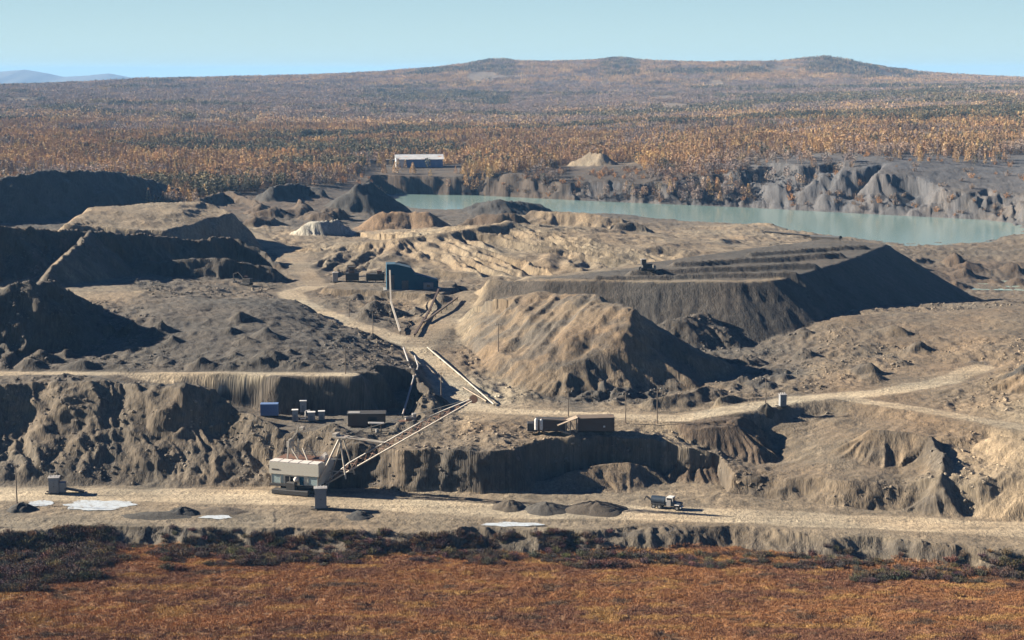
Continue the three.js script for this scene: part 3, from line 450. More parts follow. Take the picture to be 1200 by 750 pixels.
function scatter(name, label, geos, n, fn, seed) {
  const r = rng(seed), L = geos.map(() => []), M = new THREE.Matrix4(), Q = new THREE.Quaternion(), E = new THREE.Euler(), V = new THREE.Vector3(), S = new THREE.Vector3();
  for (let i = 0; i < n; i++) { const o = fn(r); if (!o) continue; M.compose(V.set(o.x, o.y, o.z), Q.setFromEuler(E.set(o.tilt ? (r() - 0.5) * o.tilt : 0, r() * 6.283, o.tilt ? (r() - 0.5) * o.tilt : 0)), S.set(o.s, o.s * (o.sy ?? 1), o.s)); L[Math.floor(r() * geos.length)].push([M.clone(), new THREE.Color(...o.c)]); }
  geos.forEach((g, k) => { if (!L[k].length) return; const im = new THREE.InstancedMesh(g, foliage, L[k].length); L[k].forEach(([m, c], i) => { im.setMatrixAt(i, m); im.setColorAt(i, c); }); im.name = numbered(name); tag(im, label, name.replace(/_/g, ' '), null, 'stuff'); shade(im); scene.add(im); });
}
scatter('shore_brush', 'russet and brown brush along the far shore of the lake', [bushGeo(1, 40, 3.4, 2.4), bushGeo(2, 40, 4.4, 2)], 2600, (r) => {
  const u = lerp(-0.12, 0.34, r()), d = lerp(1090, 1340, r()), x = u * d, z = -d; const y = ground(x, z);
  if (d < 1040 || y < LAKE_E + 0.6 || d < 1290 - 900 * Math.max(0, u) * 0.9 - (u > 0.2 ? 30 : 0)) return null;
  if (u > 0.14 && (y > 19 && r() < 0.8)) return null; if (noise(x / 34, z / 34) < -0.12) return null;
  const c = r() < 0.45 ? [0.30, 0.16, 0.07] : [0.17, 0.12, 0.085]; return { x, y: y - 0.2, z, s: 0.7 + 0.9 * r(), c };
}, 11);

// meadow grass, shrubs at its edge, stones
function tuft(seed, n, h, R) { const r = rng(seed), l = []; for (let i = 0; i < n; i++) { const a = r() * 6.28, q = R * Math.sqrt(r()), x = Math.cos(a) * q, z = Math.sin(a) * q, b = r() * 6.28, w = 0.035 + 0.03 * r(), H = h * (0.5 + 0.5 * r()), lx = (r() - 0.5) * 0.5 * h, lz = (r() - 0.5) * 0.5 * h; l.push([x - Math.cos(b) * w, 0, z - Math.sin(b) * w, x + Math.cos(b) * w, 0, z + Math.sin(b) * w, x + lx, H, z + lz]); } return faces(l); }
scatter('meadow_grass', 'rust and ochre autumn grass covering the meadow', [tuft(1, 34, 0.3, 0.6), tuft(2, 34, 0.38, 0.65), tuft(3, 30, 0.26, 0.7)], 90000, (r) => {
  const d = Math.sqrt(lerp(285 ** 2, 386 ** 2, r())), x = (r() * 2 - 1) * 0.345 * d, z = -d; terrain(x, z); if (T.id !== ID_MEADOW || T.h > -2) return null;
  const p = fbm(x / 24, z / 12, 3), q = fbm(x / 12 + 60, z / 5, 3), f = 0.88 + 0.24 * r();
  const mix = (A, B, w) => A.map((v, i) => lerp(v, B[i], w)); let c = mix([0.19, 0.088, 0.048], [0.295, 0.140, 0.056], sstep(-0.35, 0.25, p)); c = mix(c, [0.36, 0.215, 0.075], sstep(0.12, 0.4, q)); c = mix(c, [0.12, 0.075, 0.045], sstep(-0.3, -0.5, q));
  return { x, y: T.h - 0.05, z, s: 0.75 + 0.6 * r(), c: c.map((v) => v * f), tilt: 0.3 };
}, 21);
const shrubs = [bushGeo(5, 110, 2.0, 1.9, 0.5), bushGeo(6, 110, 1.6, 2.1, 0.5), bushGeo(7, 100, 2.5, 1.7, 0.5)];
scatter('shrub_thicket', 'dark brown leafless shrubs along the foot of the bench', shrubs, 22000, (r) => {
  const px = lerp(-80, 1280, r()), py = lerp(618, 690, r()), [x, z] = P(px, py, -3); terrain(x, z); if (T.h > -0.2 || T.road > 0.1) return null;
  const nz = fbm(x / 16, z / 6, 3); let lo = 634, hi = 657, den = 0.8;
  if (px < 135) { lo = 622; hi = 694 - 0.28 * Math.max(0, px - 20); den = 1; } else if (px < 190) { hi = 648; den = 0.25; } else if (px > 720 && px < 1000) { lo = 648; hi = 660; den = 0.6; } else if (px >= 1000) { lo = 654; hi = 676; den = 0.6; }
  if (py < lo + 10 * nz || py > hi + 14 * nz || r() > den * clamp(0.6 + 1.9 * nz + (px < 135 ? 0.3 : 0), 0.03, 1)) return null;
  const k = r(), c = k < 0.6 ? [0.085, 0.062, 0.048] : k < 0.85 ? [0.10, 0.06, 0.045] : [0.15, 0.10, 0.052]; return { x, y: T.h - 0.1, z, s: 0.42 + 0.6 * r() * r() + 0.3 * Math.max(0, nz) + (px < 120 ? 0.25 : 0), sy: 0.7 + 0.5 * r(), c: c.map((v) => v * (0.7 + 0.6 * r())) };
}, 31);
const stone = (seed) => { const r = rng(seed), g = new THREE.IcosahedronGeometry(0.5, 1), p = g.attributes.position; for (let i = 0; i < p.count; i++) { const x = p.getX(i), y = p.getY(i), z = p.getZ(i), k = 0.8 + 0.7 * noise(x * 2.3 + seed, z * 2.3 + y * 1.7); p.setXYZ(i, x * k * 1.2, y * k * 0.75, z * k); } g.deleteAttribute('uv'); g.computeVertexNormals(); return g; };
scatter('rubble', 'loose broken stones strewn over the quarry slopes', [stone(1), stone(2), stone(3)], 26000, (r) => {
  const d = Math.sqrt(lerp(372 ** 2, 640 ** 2, r())), x = (r() * 2 - 1) * 0.33 * d, z = -d; terrain(x, z, true); if (T.rough < 0.8 || T.road > 0.05 || noise(x / 12, z / 12) < -0.05) return null;
  const f = 0.75 + 0.5 * r(); return { x, y: T.h, z, s: 0.3 + 1.1 * Math.pow(r(), 3), c: [T.r * f, T.g * f, T.b * f], tilt: 1 };
}, 41);
// blue hills on the horizon
{ const r = rng(4), prof = [[-500, 92], [-150, 88], [0, 84], [30, 81.5], [58, 86.5], [75, 90], [95, 89], [128, 86], [155, 91], [200, 96]], D = 15000, top = [], N = 120;
  const pos = [], idx = []; for (let i = 0; i <= N; i++) { const px = lerp(-500, 190, i / N); let k = 0; while (k < prof.length - 2 && px > prof[k + 1][0]) k++; const y = lerp(prof[k][1], prof[k + 1][1], (px - prof[k][0]) / (prof[k + 1][0] - prof[k][0])) + 0.5 * noise(px / 9, 3); const [x, z, e] = PD(px, y, D); pos.push(x, -150, z + 2600, x, lerp(-150, e, 0.6) , z + 1100 + 300 * noise(px / 15, 1), x, e, z, x, -150, z - 2600); if (i) { const a = i * 4, b = a - 4; for (let e = 0; e < 3; e++) idx.push(b + e, a + e, b + e + 1, a + e, a + e + 1, b + e + 1); } }
  const g = new THREE.BufferGeometry(); g.setAttribute('position', new THREE.Float32BufferAttribute(pos, 3)); g.setIndex(idx); g.computeVertexNormals(); const m = new THREE.Mesh(g, new THREE.MeshStandardMaterial({ color: new THREE.Color(0.10, 0.09, 0.07), roughness: 1 })); m.name = 'far_hills'; tag(m, 'faint blue hills on the far horizon', 'hills', null, 'structure'); shade(m); scene.add(m); }
// ---------------------------------------------------------------- machines, buildings and lines
const std = (r, g, b, rough = 0.75, metal = 0, extra = {}) => new THREE.MeshStandardMaterial({ color: new THREE.Color(r, g, b), roughness: rough, metalness: metal, ...extra });
const wearTex = grain(256, 9, (u, v) => { const k = 225 + 60 * tileN(u, v, 7) + 50 * tileN(u, v, 23), rust = clamp((tileN(u + 0.2, v, 5) + 0.6 * tileN(u, v, 17) - 0.28) * 3, 0, 1); return [clamp(k, 0, 255), clamp(k * (1 - 0.35 * rust), 0, 255), clamp(k * (1 - 0.55 * rust), 0, 255)]; }); wearTex.colorSpace = THREE.SRGBColorSpace;
const worn = (r, g, b, rough = 0.7, metal = 0) => std(r, g, b, rough, metal, { map: wearTex });
const M = {
  cream: worn(0.62, 0.59, 0.50), roofWhite: worn(0.66, 0.62, 0.57), teal: worn(0.36, 0.46, 0.46), steel: worn(0.36, 0.34, 0.31, 0.6, 0.2), paleSteel: worn(0.42, 0.38, 0.32, 0.6, 0.1), darkSteel: worn(0.06, 0.057, 0.055, 0.7, 0.2), rust: worn(0.17, 0.085, 0.05), black: std(0.02, 0.02, 0.022, 0.6),
  grey: worn(0.20, 0.215, 0.235), lightGrey: worn(0.34, 0.33, 0.32), blue: worn(0.11, 0.20, 0.40), blueDark: worn(0.008, 0.075, 0.135, 0.95), wood: worn(0.15, 0.115, 0.085), plank: worn(0.36, 0.285, 0.21), darkWood: worn(0.085, 0.056, 0.044), white: worn(0.68, 0.68, 0.66), glass: std(0.015, 0.02, 0.03, 0.12), tyre: std(0.018, 0.018, 0.018, 0.95), navy: worn(0.018, 0.035, 0.06, 0.5), rim: std(0.25, 0.25, 0.25, 0.5, 0.5), paleBlue: worn(0.16, 0.23, 0.42), concrete: worn(0.30, 0.28, 0.25), earth: std(0.07, 0.062, 0.055, 1),
};
const bevelBox = (w, h, d, x = 0, y = 0, z = 0, b = 0.04) => { const s = new THREE.Shape(), W = w / 2 - b, D = d / 2 - b; s.moveTo(-W, -D); s.lineTo(W, -D); s.lineTo(W, D); s.lineTo(-W, D); const g = new THREE.ExtrudeGeometry(s, { depth: Math.max(0.01, h - 2 * b), bevelEnabled: true, bevelSize: b, bevelThickness: b, bevelSegments: 1 }); g.rotateX(-Math.PI / 2); g.translate(x, y + b, z); return g; };
function bar(a, b, w, h = w) { const A = new THREE.Vector3(...a), B = new THREE.Vector3(...b), L = A.distanceTo(B), g = new THREE.BoxGeometry(w, h, L); const m = new THREE.Matrix4().lookAt(A, B, Math.abs(B.y - A.y) > 0.98 * L ? new THREE.Vector3(1, 0, 0) : new THREE.Vector3(0, 1, 0)); g.applyMatrix4(m); g.translate((A.x + B.x) / 2, (A.y + B.y) / 2, (A.z + B.z) / 2); return g.toNonIndexed(); }
function tube(a, b, r, n = 8, r2 = r) { const A = new THREE.Vector3(...a), B = new THREE.Vector3(...b), L = A.distanceTo(B), g = new THREE.CylinderGeometry(r2, r, L, n); g.translate(0, L / 2, 0); g.applyQuaternion(new THREE.Quaternion().setFromUnitVectors(new THREE.Vector3(0, 1, 0), B.clone().sub(A).normalize())); g.translate(A.x, A.y, A.z); return g.toNonIndexed(); }
function part(name, geo, mat, parent) { const list = Array.isArray(geo) ? geo.map((g) => (g.index ? g.toNonIndexed() : g)) : null, m = new THREE.Mesh(list ? mergeGeometries(list) : geo, mat); m.name = name; parent.add(m); return m; }
function thing(name, label, category, pos, turn = 0, group) { const g = new THREE.Group(); g.name = numbered(name); g.position.copy(pos); g.rotation.y = turn; tag(g, label, category, group); scene.add(g); return g; }
const done = [];
const finish = (g) => shade(g);
function wheel(parent, x, y, z, r, w) { const t = new THREE.CylinderGeometry(r, r, w, 14); t.rotateX(Math.PI / 2); t.translate(x, y, z); const m = part('wheel', t, M.tyre, parent); const h = new THREE.CylinderGeometry(r * 0.5, r * 0.5, w + 0.06, 10); h.rotateX(Math.PI / 2); h.translate(x, y, z); part('rim', h, M.rim, m); return m; }

// walking dragline on the lower bench, boom raised to one side
{
  const p = at(352, 575), g = thing('dragline_excavator', 'cream walking dragline with a long lattice boom on the lower bench', 'excavator', p, -0.32);
  const pan = new THREE.CylinderGeometry(5.2, 5.4, 1.1, 24); pan.translate(0, 0.45, -1); part('base_pan', pan, M.darkSteel, g);
  const ring = new THREE.CylinderGeometry(3.4, 3.4, 0.7, 24); ring.translate(0, 1.3, -1); part('slew_ring', ring, M.rust, g);
  part('revolving_frame', [bevelBox(13, 0.6, 8.6, 0, 1.6, -1)], M.darkSteel, g);
  part('house_wall', [bevelBox(12.4, 2.6, 8.2, 0, 2.2, -1), bevelBox(13, 2.9, 8.9, 0, 4.6, -1)], M.cream, g);
  part('lower_panel', [bevelBox(3.2, 2.1, 0.1, -4.6, 2.35, 3.16)], M.teal, g); part('lower_panel', [bevelBox(2.6, 2.1, 0.1, 4.75, 2.35, 3.16)], M.teal, g);
  const dr = part('door', [bevelBox(1.1, 2.0, 0.1, 1.9, 2.25, 3.17)], M.blueDark, g); part('handle', [bevelBox(0.08, 0.25, 0.08, 1.5, 3.1, 3.24)], M.steel, dr);
  part('opening', [bevelBox(3.1, 1.9, 0.08, -0.9, 2.3, 3.16)], M.black, g);
  part('nameplate', [bevelBox(1.9, 0.32, 0.06, -4.9, 5.6, 3.47)], M.darkSteel, g);
  const w1 = new THREE.SphereGeometry(0.65, 12, 8); w1.translate(0.6, 3.6, 3.5); part('winch_housing', w1, M.roofWhite, g);
  part('roof', [bevelBox(12.6, 0.15, 5.4, 0, 7.5, -2.7)], M.rust, g);
  for (let i = 0; i < 5; i++) part('roof_panel', [bevelBox(2.4, 0.32, 2.9, -5.2 + i * 2.6, 7.5, 2.0, 0.08)], M.roofWhite, g);
  for (let i = 0; i < 6; i++) part('wall_rib', [bar([-6.1 + i * 2.44, 2.3, 3.22], [-6.1 + i * 2.44, 4.5, 3.22], 0.14)], M.paleSteel, g);
  part('fin', [bar([4.6, 7.6, -2], [6.3, 9.2, -2], 0.2, 1.2), bevelBox(0.15, 1.6, 1.4, 6.2, 7.4, -1.6)], M.roofWhite, g);
  for (const s of [-1, 1]) part('walking_shoe', [bevelBox(9.5, 1.2, 1.7, -0.4, 0.05, -1 + s * 5.3, 0.15), bevelBox(2.2, 2.0, 1.2, -0.4, 1.1, -1 + s * 5.1, 0.2)], M.darkSteel, g);
  const rail = [bar([-6.3, 8.7, -5], [6, 8.7, -5], 0.07), bar([-6.3, 8.2, -5], [6, 8.2, -5], 0.06)]; for (let i = 0; i < 8; i++) rail.push(bar([-6.3 + i * 1.75, 7.6, -5], [-6.3 + i * 1.75, 8.7, -5], 0.07)); part('railing', rail, M.steel, g);
  const stair = [bar([6.9, 0.3, 2.2], [6.9, 4.4, -2.4], 0.12), bar([7.6, 0.3, 2.2], [7.6, 4.4, -2.4], 0.12)]; for (let i = 0; i < 9; i++) stair.push(bar([6.9, 0.6 + i * 0.45, 1.86 - i * 0.5], [7.6, 0.6 + i * 0.45, 1.86 - i * 0.5], 0.14, 0.05)); part('stair', stair, M.steel, g);
  // gantry over the roof
  part('roof_gantry', [...[-1, 1].flatMap((s) => [bar([-3.5, 7.6, -2 + s * 1.6], [-3.3, 12, -2 + s], 0.34), bar([-0.6, 7.6, -2 + s * 1.6], [-3.3, 11, -2 + s], 0.3), bar([2.3, 7.6, -2 + s * 2.4], [0.6, 10.6, -2 + s * 1.6], 0.26)]), bar([-3.3, 12, -3], [-3.3, 12, -1], 0.5), bevelBox(1.1, 1.5, 2.2, -3.4, 10.3, -2), bar([-3.4, 11.8, -2], [-1.6, 14, -2], 0.3), bar([-1.6, 14, -2], [-1.2, 15.6, -2], 0.4), bevelBox(1.1, 0.8, 1.2, -0.2, 14.6, -2), bar([-1.3, 12.4, -2], [-1.3, 8, -2], 0.26)], M.paleSteel, g);
  // front A-frame
  const apex = [10.6, 13.8, -1];
  for (const s of [-1, 1]) { part('mast_leg', [tube([6.2, 3.4, -1 + s * 3.6], [apex[0], apex[1], -1 + s * 0.9], 0.26)], M.paleSteel, g); part('mast_brace', [tube([12.8, 4.2, -1 + s * 2.6], [apex[0], apex[1], -1 + s * 0.8], 0.22)], M.paleSteel, g); }
  part('mast_platform', [bevelBox(3.4, 0.35, 2.6, 10.6, 13.7, -1), bevelBox(1.1, 0.7, 2.2, 9.2, 14, -1)], M.paleSteel, g);
  part('cross_tie', [bar([7.4, 5.2, -1], [13.5, 5.4, -1], 0.22), bar([8.6, 8.6, 0.6], [11.8, 8.8, 0.6], 0.18)], M.steel, g);
  // boom
  const foot = [6.4, 1.9, -1], tip = [44, 24.6, -1.5], boom = [], web = [], n = 16, at3 = (t, oy, oz) => [lerp(foot[0], tip[0], t) - oy * 0.5, lerp(foot[1], tip[1], t) + oy * 0.86, lerp(foot[2], tip[2], t) + oz];
  const wd = (t) => 1.5 * Math.min(1, 0.25 + t * 4, 0.3 + (1 - t) * 3);
  const chord = (oy, s) => { const out = []; for (let i = 0; i < n; i++) { const a = i / n, b = (i + 1) / n; out.push(tube(at3(a, oy * wd(a) / 1.5, s * wd(a)), at3(b, oy * wd(b) / 1.5, s * wd(b)), 0.2, 6)); } return out; };
  part('boom_chord', chord(0, 1), M.paleSteel, g); part('boom_chord', chord(0, -1), M.paleSteel, g); part('boom_chord', chord(1.7, 0), M.steel, g);
  for (let i = 0; i < n; i++) { const a = i / n, b = (i + 1) / n, k = (t) => wd(t) / 1.5; for (const s of [-1, 1]) { web.push(tube(at3(a, 0, s * wd(a)), at3(b, 1.7 * k(b), 0), 0.09, 5), tube(at3(a, 1.7 * k(a), 0), at3(b, 0, s * wd(b)), 0.07, 5)); } web.push(tube(at3(a, 0, wd(a)), at3(b, 0, -wd(b)), 0.08, 5)); }
  part('boom_lattice', web, M.rust, g);
  part('boom_walkway', [bar(at3(0.06, 0.12, 0), at3(0.97, 0.12, 0), 0.9, 0.08)], M.darkSteel, g);
  const sh = new THREE.CylinderGeometry(1.0, 1.0, 0.35, 18); sh.rotateX(Math.PI / 2); sh.translate(tip[0] + 0.2, tip[1] + 0.4, tip[2]); part('sheave', sh, M.rust, g);
  const mid = (s) => at3(0.43, 1.7, s * 0.4);
  for (const s of [-1, 1]) part('boom_strut', [tube([apex[0], apex[1] + 0.2, -1 + s * 0.9], mid(s), 0.2)], M.paleSteel, g);
  for (const s of [-1, 1]) part('suspension_cable', [tube([apex[0], apex[1] + 0.4, -1 + s * 0.4], at3(0.97, 0.9, s * 0.3), 0.06, 5)], M.darkSteel, g);
  finish(g);
}
// transformer kiosks on skids
function kiosk(px, py, w, h, d, label, mat = M.grey, extra) {
  const g = thing('transformer_kiosk', label, 'kiosk', at(px, py), 0.12);
  part('cabinet', [bevelBox(w, h, d, 0, 0.35, 0)], mat, g); part('roof', [bevelBox(w + 0.4, 0.14, d + 0.4, 0, h + 0.36, 0)], M.lightGrey, g);
  part('skid', [bevelBox(w + 1.8, 0.25, 0.3, 0, 0.1, d / 2), bevelBox(w + 1.8, 0.25, 0.3, 0, 0.1, -d / 2), bevelBox(w + 0.6, 0.12, d, 0, 0.22, 0)], M.darkSteel, g);
  for (const s of [-1, 1]) { const dd = part('door', [bevelBox(w * 0.42, h * 0.8, 0.06, s * w * 0.23, 0.6, d / 2 + 0.03)], mat, g); part('handle', [bevelBox(0.06, 0.25, 0.06, s * 0.08, h * 0.5, d / 2 + 0.1)], M.darkSteel, dd); }
  for (let i = 0; i < 3; i++) part('insulator', [tube([-w * 0.3 + i * w * 0.3, h + 0.5, 0], [-w * 0.3 + i * w * 0.3, h + 0.95, 0], 0.09, 6)], M.white, g);
  extra?.(g); return finish(g);
}
kiosk(376, 596, 2.7, 4.6, 2.2, 'tall grey transformer kiosk on a skid in front of the dragline');
kiosk(64, 578, 2.4, 3.6, 2.4, 'grey transformer kiosk with a side cabinet at the foot of the bluff', M.grey, (g) => { part('side_cabinet', [bevelBox(1.5, 2.4, 1.8, 2.0, 0.35, 0)], M.grey, g); part('mast', [tube([-0.9, 3.9, 0], [-0.9, 5.8, 0], 0.06, 6), tube([0.7, 3.9, 0], [0.7, 5.8, 0], 0.06, 6), bar([-1.2, 5.7, 0], [1, 5.7, 0], 0.1)], M.steel, g); part('ramp', [bar([2.4, 1.2, 0], [7, 0.25, 0], 2, 0.2)], M.darkSteel, g); });
kiosk(917, 477, 1.7, 3.0, 1.6, 'small grey kiosk beside the road bend above the worked slope', M.grey);
kiosk(393, 331, 2.0, 3.4, 2.0, 'pale kiosk on a plinth beside the upper road curve', M.lightGrey);
// blue container and the pumping boxes below the shaded face
{
  const g = thing('shipping_container', 'blue steel container cabin standing under the shaded face', 'container', at(316, 487), 0.04);
  part('body', [bevelBox(4.6, 3.0, 2.6, 0, 0.2, 0)], M.paleBlue, g); part('roof', [bevelBox(4.7, 0.12, 2.7, 0, 3.2, 0)], M.blue, g);
  for (let i = 0; i < 12; i++) part('rib', [bevelBox(0.1, 2.7, 0.07, -2.1 + i * 0.38, 0.35, 1.33, 0.02)], M.paleBlue, g); part('skid', [bevelBox(4.6, 0.25, 0.25, 0, 0, 1), bevelBox(4.6, 0.25, 0.25, 0, 0, -1)], M.darkSteel, g); finish(g);
}
const boxCabin = (px, py, w, h, d, label) => { const g = thing('pump_cabin', label, 'cabin', at(px, py), 0.1); part('wall', [bevelBox(w, h, d, 0, 0.1, 0)], M.lightGrey, g); part('roof', [bevelBox(w + 0.2, 0.12, d + 0.2, 0, h + 0.1, 0)], M.white, g); const q = part('door', [bevelBox(w * 0.45, h * 0.6, 0.05, 0, 0.2, d / 2 + 0.03)], M.grey, g); part('handle', [bevelBox(0.06, 0.2, 0.05, w * 0.15, h * 0.4, d / 2 + 0.07)], M.steel, q); return finish(g); };
boxCabin(355.5, 483, 1.7, 3.0, 1.6, 'tall narrow grey cabin nearest the shaded face, behind the other cabins');
boxCabin(346, 494, 1.5, 3.0, 1.5, 'narrow grey cabin on the platform edge beside the low cabins');
boxCabin(365, 493, 1.9, 2.2, 1.6, 'low grey cabin with a bent white pipe at its side');
boxCabin(377, 492, 1.6, 2.2, 1.4, 'low grey cabin at the end of the cabin row towards the dark shed');
{ const p = at(359, 491), g = thing('bent_pipe', 'white bent pipe rising between the low grey cabins', 'pipe', p); part('pipe', [tube([-0.2, 0, 0], [-0.2, 2.1, 0], 0.16), tube([-0.2, 2.1, 0], [1, 2.3, 0], 0.16), tube([-0.2, 0.1, 0], [-1.6, 0.1, 0.4], 0.16)], M.white, g); part('flange', [tube([-0.2, 1.0, 0], [-0.2, 1.1, 0], 0.27)], M.steel, g); finish(g); }
{ // dark shed and open canopy at the platform end
  const g = thing('storage_shed', 'dark windowless shed with a pale roof patch below the shaded face', 'shed', at(430, 498), 0.05);
  part('wall', [bevelBox(9.6, 3.2, 4, 0, 0, 0)], M.darkWood, g); part('roof', [bevelBox(10, 0.2, 4.6, 0, 3.2, 0)], M.darkSteel, g); part('roof_patch', [bevelBox(3, 0.08, 2.2, -3.2, 3.41, 0.3)], M.lightGrey, g); part('door', [bevelBox(2.2, 2.4, 0.08, 1.5, 0.1, 2.04)], M.black, g); finish(g);
  const c = thing('open_canopy', 'small open canopy on posts between the dark shed and the dragline boom', 'canopy', at(441, 507), 0.15);
  part('roof', [bar([-2, 2.6, 0], [2, 2.4, 0], 2, 0.2)], M.lightGrey, c); for (const [x, z] of [[-1.2, 0.7], [-1.2, -0.7], [1.2, 0.7], [1.2, -0.7]]) part('post', [bar([x, 0, z], [x, 2.4, z], 0.22)], M.wood, c); const b1 = new THREE.CylinderGeometry(0.4, 0.4, 1, 10); b1.translate(0.2, 0.5, 0); part('barrel', b1, M.lightGrey, c); finish(c);
}
// pump pontoon clutter at the foot of the twin pipes
{ const g = thing('pump_station', 'rusty pump frame at the lower end of the twin pipes', 'pump', at(477, 494), 0.3);
  part('base', [bevelBox(6, 0.3, 2.2, 0, 0, 0)], M.rust, g); part('motor', [tube([-0.5, 0.9, 0], [1.3, 0.9, 0], 0.55, 12)], M.steel, g); const t = new THREE.CylinderGeometry(0.6, 0.7, 1.8, 12); t.translate(1.9, 1.2, 0); part('tank', t, M.lightGrey, g); part('rail', [bar([-3, 1.2, 1], [3, 1.2, 1], 0.08), bar([-3, 0.2, 1], [-3, 1.2, 1], 0.08), bar([3, 0.2, 1], [3, 1.2, 1], 0.08)], M.steel, g); part('ramp', [bar([2.4, 0.3, 1.4], [7.5, 0.8, 1.2], 0.5, 0.14)], M.paleSteel, g); finish(g); }
// crusher building behind the dark recess
{
  const p = at(668, 506), g = thing('crusher_building', 'long dark timber crusher building on the edge of the shaded recess', 'building', p, 0.03);
  part('long_wall', [bevelBox(9.2, 3.2, 4, 6.6, 0.2, -1.4)], M.darkWood, g); part('long_roof', [bar([1.8, 3.5, -1.4], [11.3, 3.7, -1.4], 4.6, 0.18)], M.wood, g);
  part('side_wall', [bevelBox(7.6, 2.8, 3.6, -4.6, 0.3, -1.2)], M.darkWood, g); part('side_roof', [bar([-8.6, 3.2, -1.2], [-0.6, 3.0, -1.2], 4, 0.16)], M.darkSteel, g);
  part('hopper_roof', [bar([-3.4, 2.1, 1.2], [1.7, 3.9, 0.4], 2.8, 0.18)], M.plank, g);
  for (const [x, z, h] of [[1.6, 1.6, 3.7], [1.6, -0.6, 3.7], [0, 1.6, 3.1], [-1.2, 1.6, 2.7]]) part('post', [bar([x, -0.6, z], [x, h, z], 0.26)], M.plank, g);
  part('brace', [bar([0, 3, 1.7], [1.6, -0.4, 1.7], 0.2), bar([-1.2, 2.6, 1.7], [0, 0, 1.7], 0.16)], M.plank, g); part('apron', [bar([-2.6, 0.7, 2.2], [1.8, -0.6, 2.4], 1, 0.35)], M.plank, g);
  const low = part('lean_to', [bevelBox(2.4, 2.1, 3, -9.6, 0.2, -1)], M.black, g); part('sill', [bevelBox(2.5, 0.2, 0.3, -9.6, 0.1, 0.6)], M.plank, low);
  part('window', [bevelBox(0.5, 0.45, 0.06, 8.6, 1.2, 0.63)], M.white, g); part('gable_board', [bar([-7.4, 3.5, 0.9], [-0.4, 3.1, 0.9], 0.2, 0.3)], M.plank, g);
  finish(g);
  const silo = (dx, label, h) => { const s = thing('upright_tank', label, 'tank', new THREE.Vector3(p.x + dx, p.y + 0.4, p.z + 1.5), 0); const t = new THREE.CylinderGeometry(0.42, 0.42, h, 14); t.translate(0, h / 2 + 0.5, 0); part('shell', t, M.white, s); const c = new THREE.CylinderGeometry(0.12, 0.42, 0.3, 14); c.translate(0, h + 0.65, 0); part('cap', c, M.white, s); for (const q of [-0.3, 0.3]) part('leg', [bar([q, 0, 0], [q, 0.6, 0], 0.1)], M.steel, s); finish(s); };
  silo(-8.6, 'taller white upright tank by the dark lean-to of the crusher', 2.6); silo(-7.3, 'shorter white upright tank next to the taller white tank', 2.4);
}
// blue processing shed on the upper terrace, with its feeders
{
  const p = at(470, 340), g = thing('processing_shed', 'dark blue clad processing shed with stepped roof on the upper terrace', 'building', p, 0.1);
  const prof = [[-5.2, 0.2], [-5.2, 9.4], [-2, 9.4], [3.6, 8.0], [5.4, 5.6], [12, 3.6], [13.6, 3.2], [13.6, 0.2]], s = new THREE.Shape(prof.map((q) => new THREE.Vector2(...q))), e = new THREE.ExtrudeGeometry(s, { depth: 7, bevelEnabled: true, bevelSize: 0.08, bevelThickness: 0.08, bevelSegments: 1 }); e.translate(0, 0, -7); part('wall', e, M.blueDark, g);
  for (let i = 0; i < prof.length - 3; i++) { const a = prof[i + 1], b = prof[i + 2]; part('roof', [bar([a[0], a[1] + 0.16, -3.5], [b[0], b[1] + 0.16, -3.5], 7.6, 0.14)], M.blueDark, g); }
  part('annex', [bevelBox(3.6, 2.6, 1.6, 10, 0.2, 0.9)], M.grey, g); part('window', [bevelBox(1.1, 0.8, 0.06, 10, 1.3, 1.74)], M.glass, g); part('base_slab', [bevelBox(21, 0.4, 8.6, 4.2, -0.2, -3.2)], M.concrete, g); part('door', [bevelBox(2.4, 3.2, 0.08, 1.5, 0.3, 0.13)], M.grey, g); part('clad_panel', [bevelBox(2.6, 5.2, 0.08, -3.8, 0.4, 0.12)], M.grey, g);
  for (let i = 0; i < 9; i++) part('clad_rib', [bevelBox(0.12, 3.4, 0.1, -1.8 + i * 1.2, 3.6 - Math.max(0, i - 4) * 0.5, 0.12, 0.02)], M.blueDark, g); finish(g);
}
{ const g = thing('screening_plant', 'dark screening plant with a raised cab at the near end of the upper terrace', 'machine', at(413, 330), 0.06);
  part('bin', [bevelBox(5, 2.8, 3, 0, 0.6, 0)], M.darkSteel, g); part('cab', [bevelBox(2.2, 2.2, 2, -0.2, 3.4, 0)], M.rust, g); part('window', [bevelBox(1.4, 0.8, 0.06, -0.2, 4.3, 1.03)], M.glass, g); part('roof', [bevelBox(2.6, 0.2, 2.4, -0.2, 5.6, 0)], M.darkSteel, g); for (const x of [-2.2, 2.2]) part('leg', [bar([x, 0, 1.2], [x, 1, 1.2], 0.3)], M.darkSteel, g); part('gangway', [bar([2.4, 2, 0.4], [6.4, 2.2, 0.4], 1.2, 0.3)], M.steel, g); finish(g);
  const h = thing('feed_hopper', 'dark feed hopper between the screening plant and the blue shed', 'machine', at(440, 331), 0.06);
  part('body', [bevelBox(7, 2.6, 3, 0, 0.8, 0)], M.darkSteel, h); part('chute', [bar([1.4, 2.6, 0.8], [3.6, 4.2, 0.8], 1.2, 0.6)], M.steel, h); part('hood', [bevelBox(1.8, 1.2, 2, 1.6, 3.4, 0)], M.rust, h); for (const x of [-3, 0, 3]) part('leg', [bar([x, 0, 1.2], [x, 1, 1.2], 0.28)], M.darkSteel, h); finish(h); }
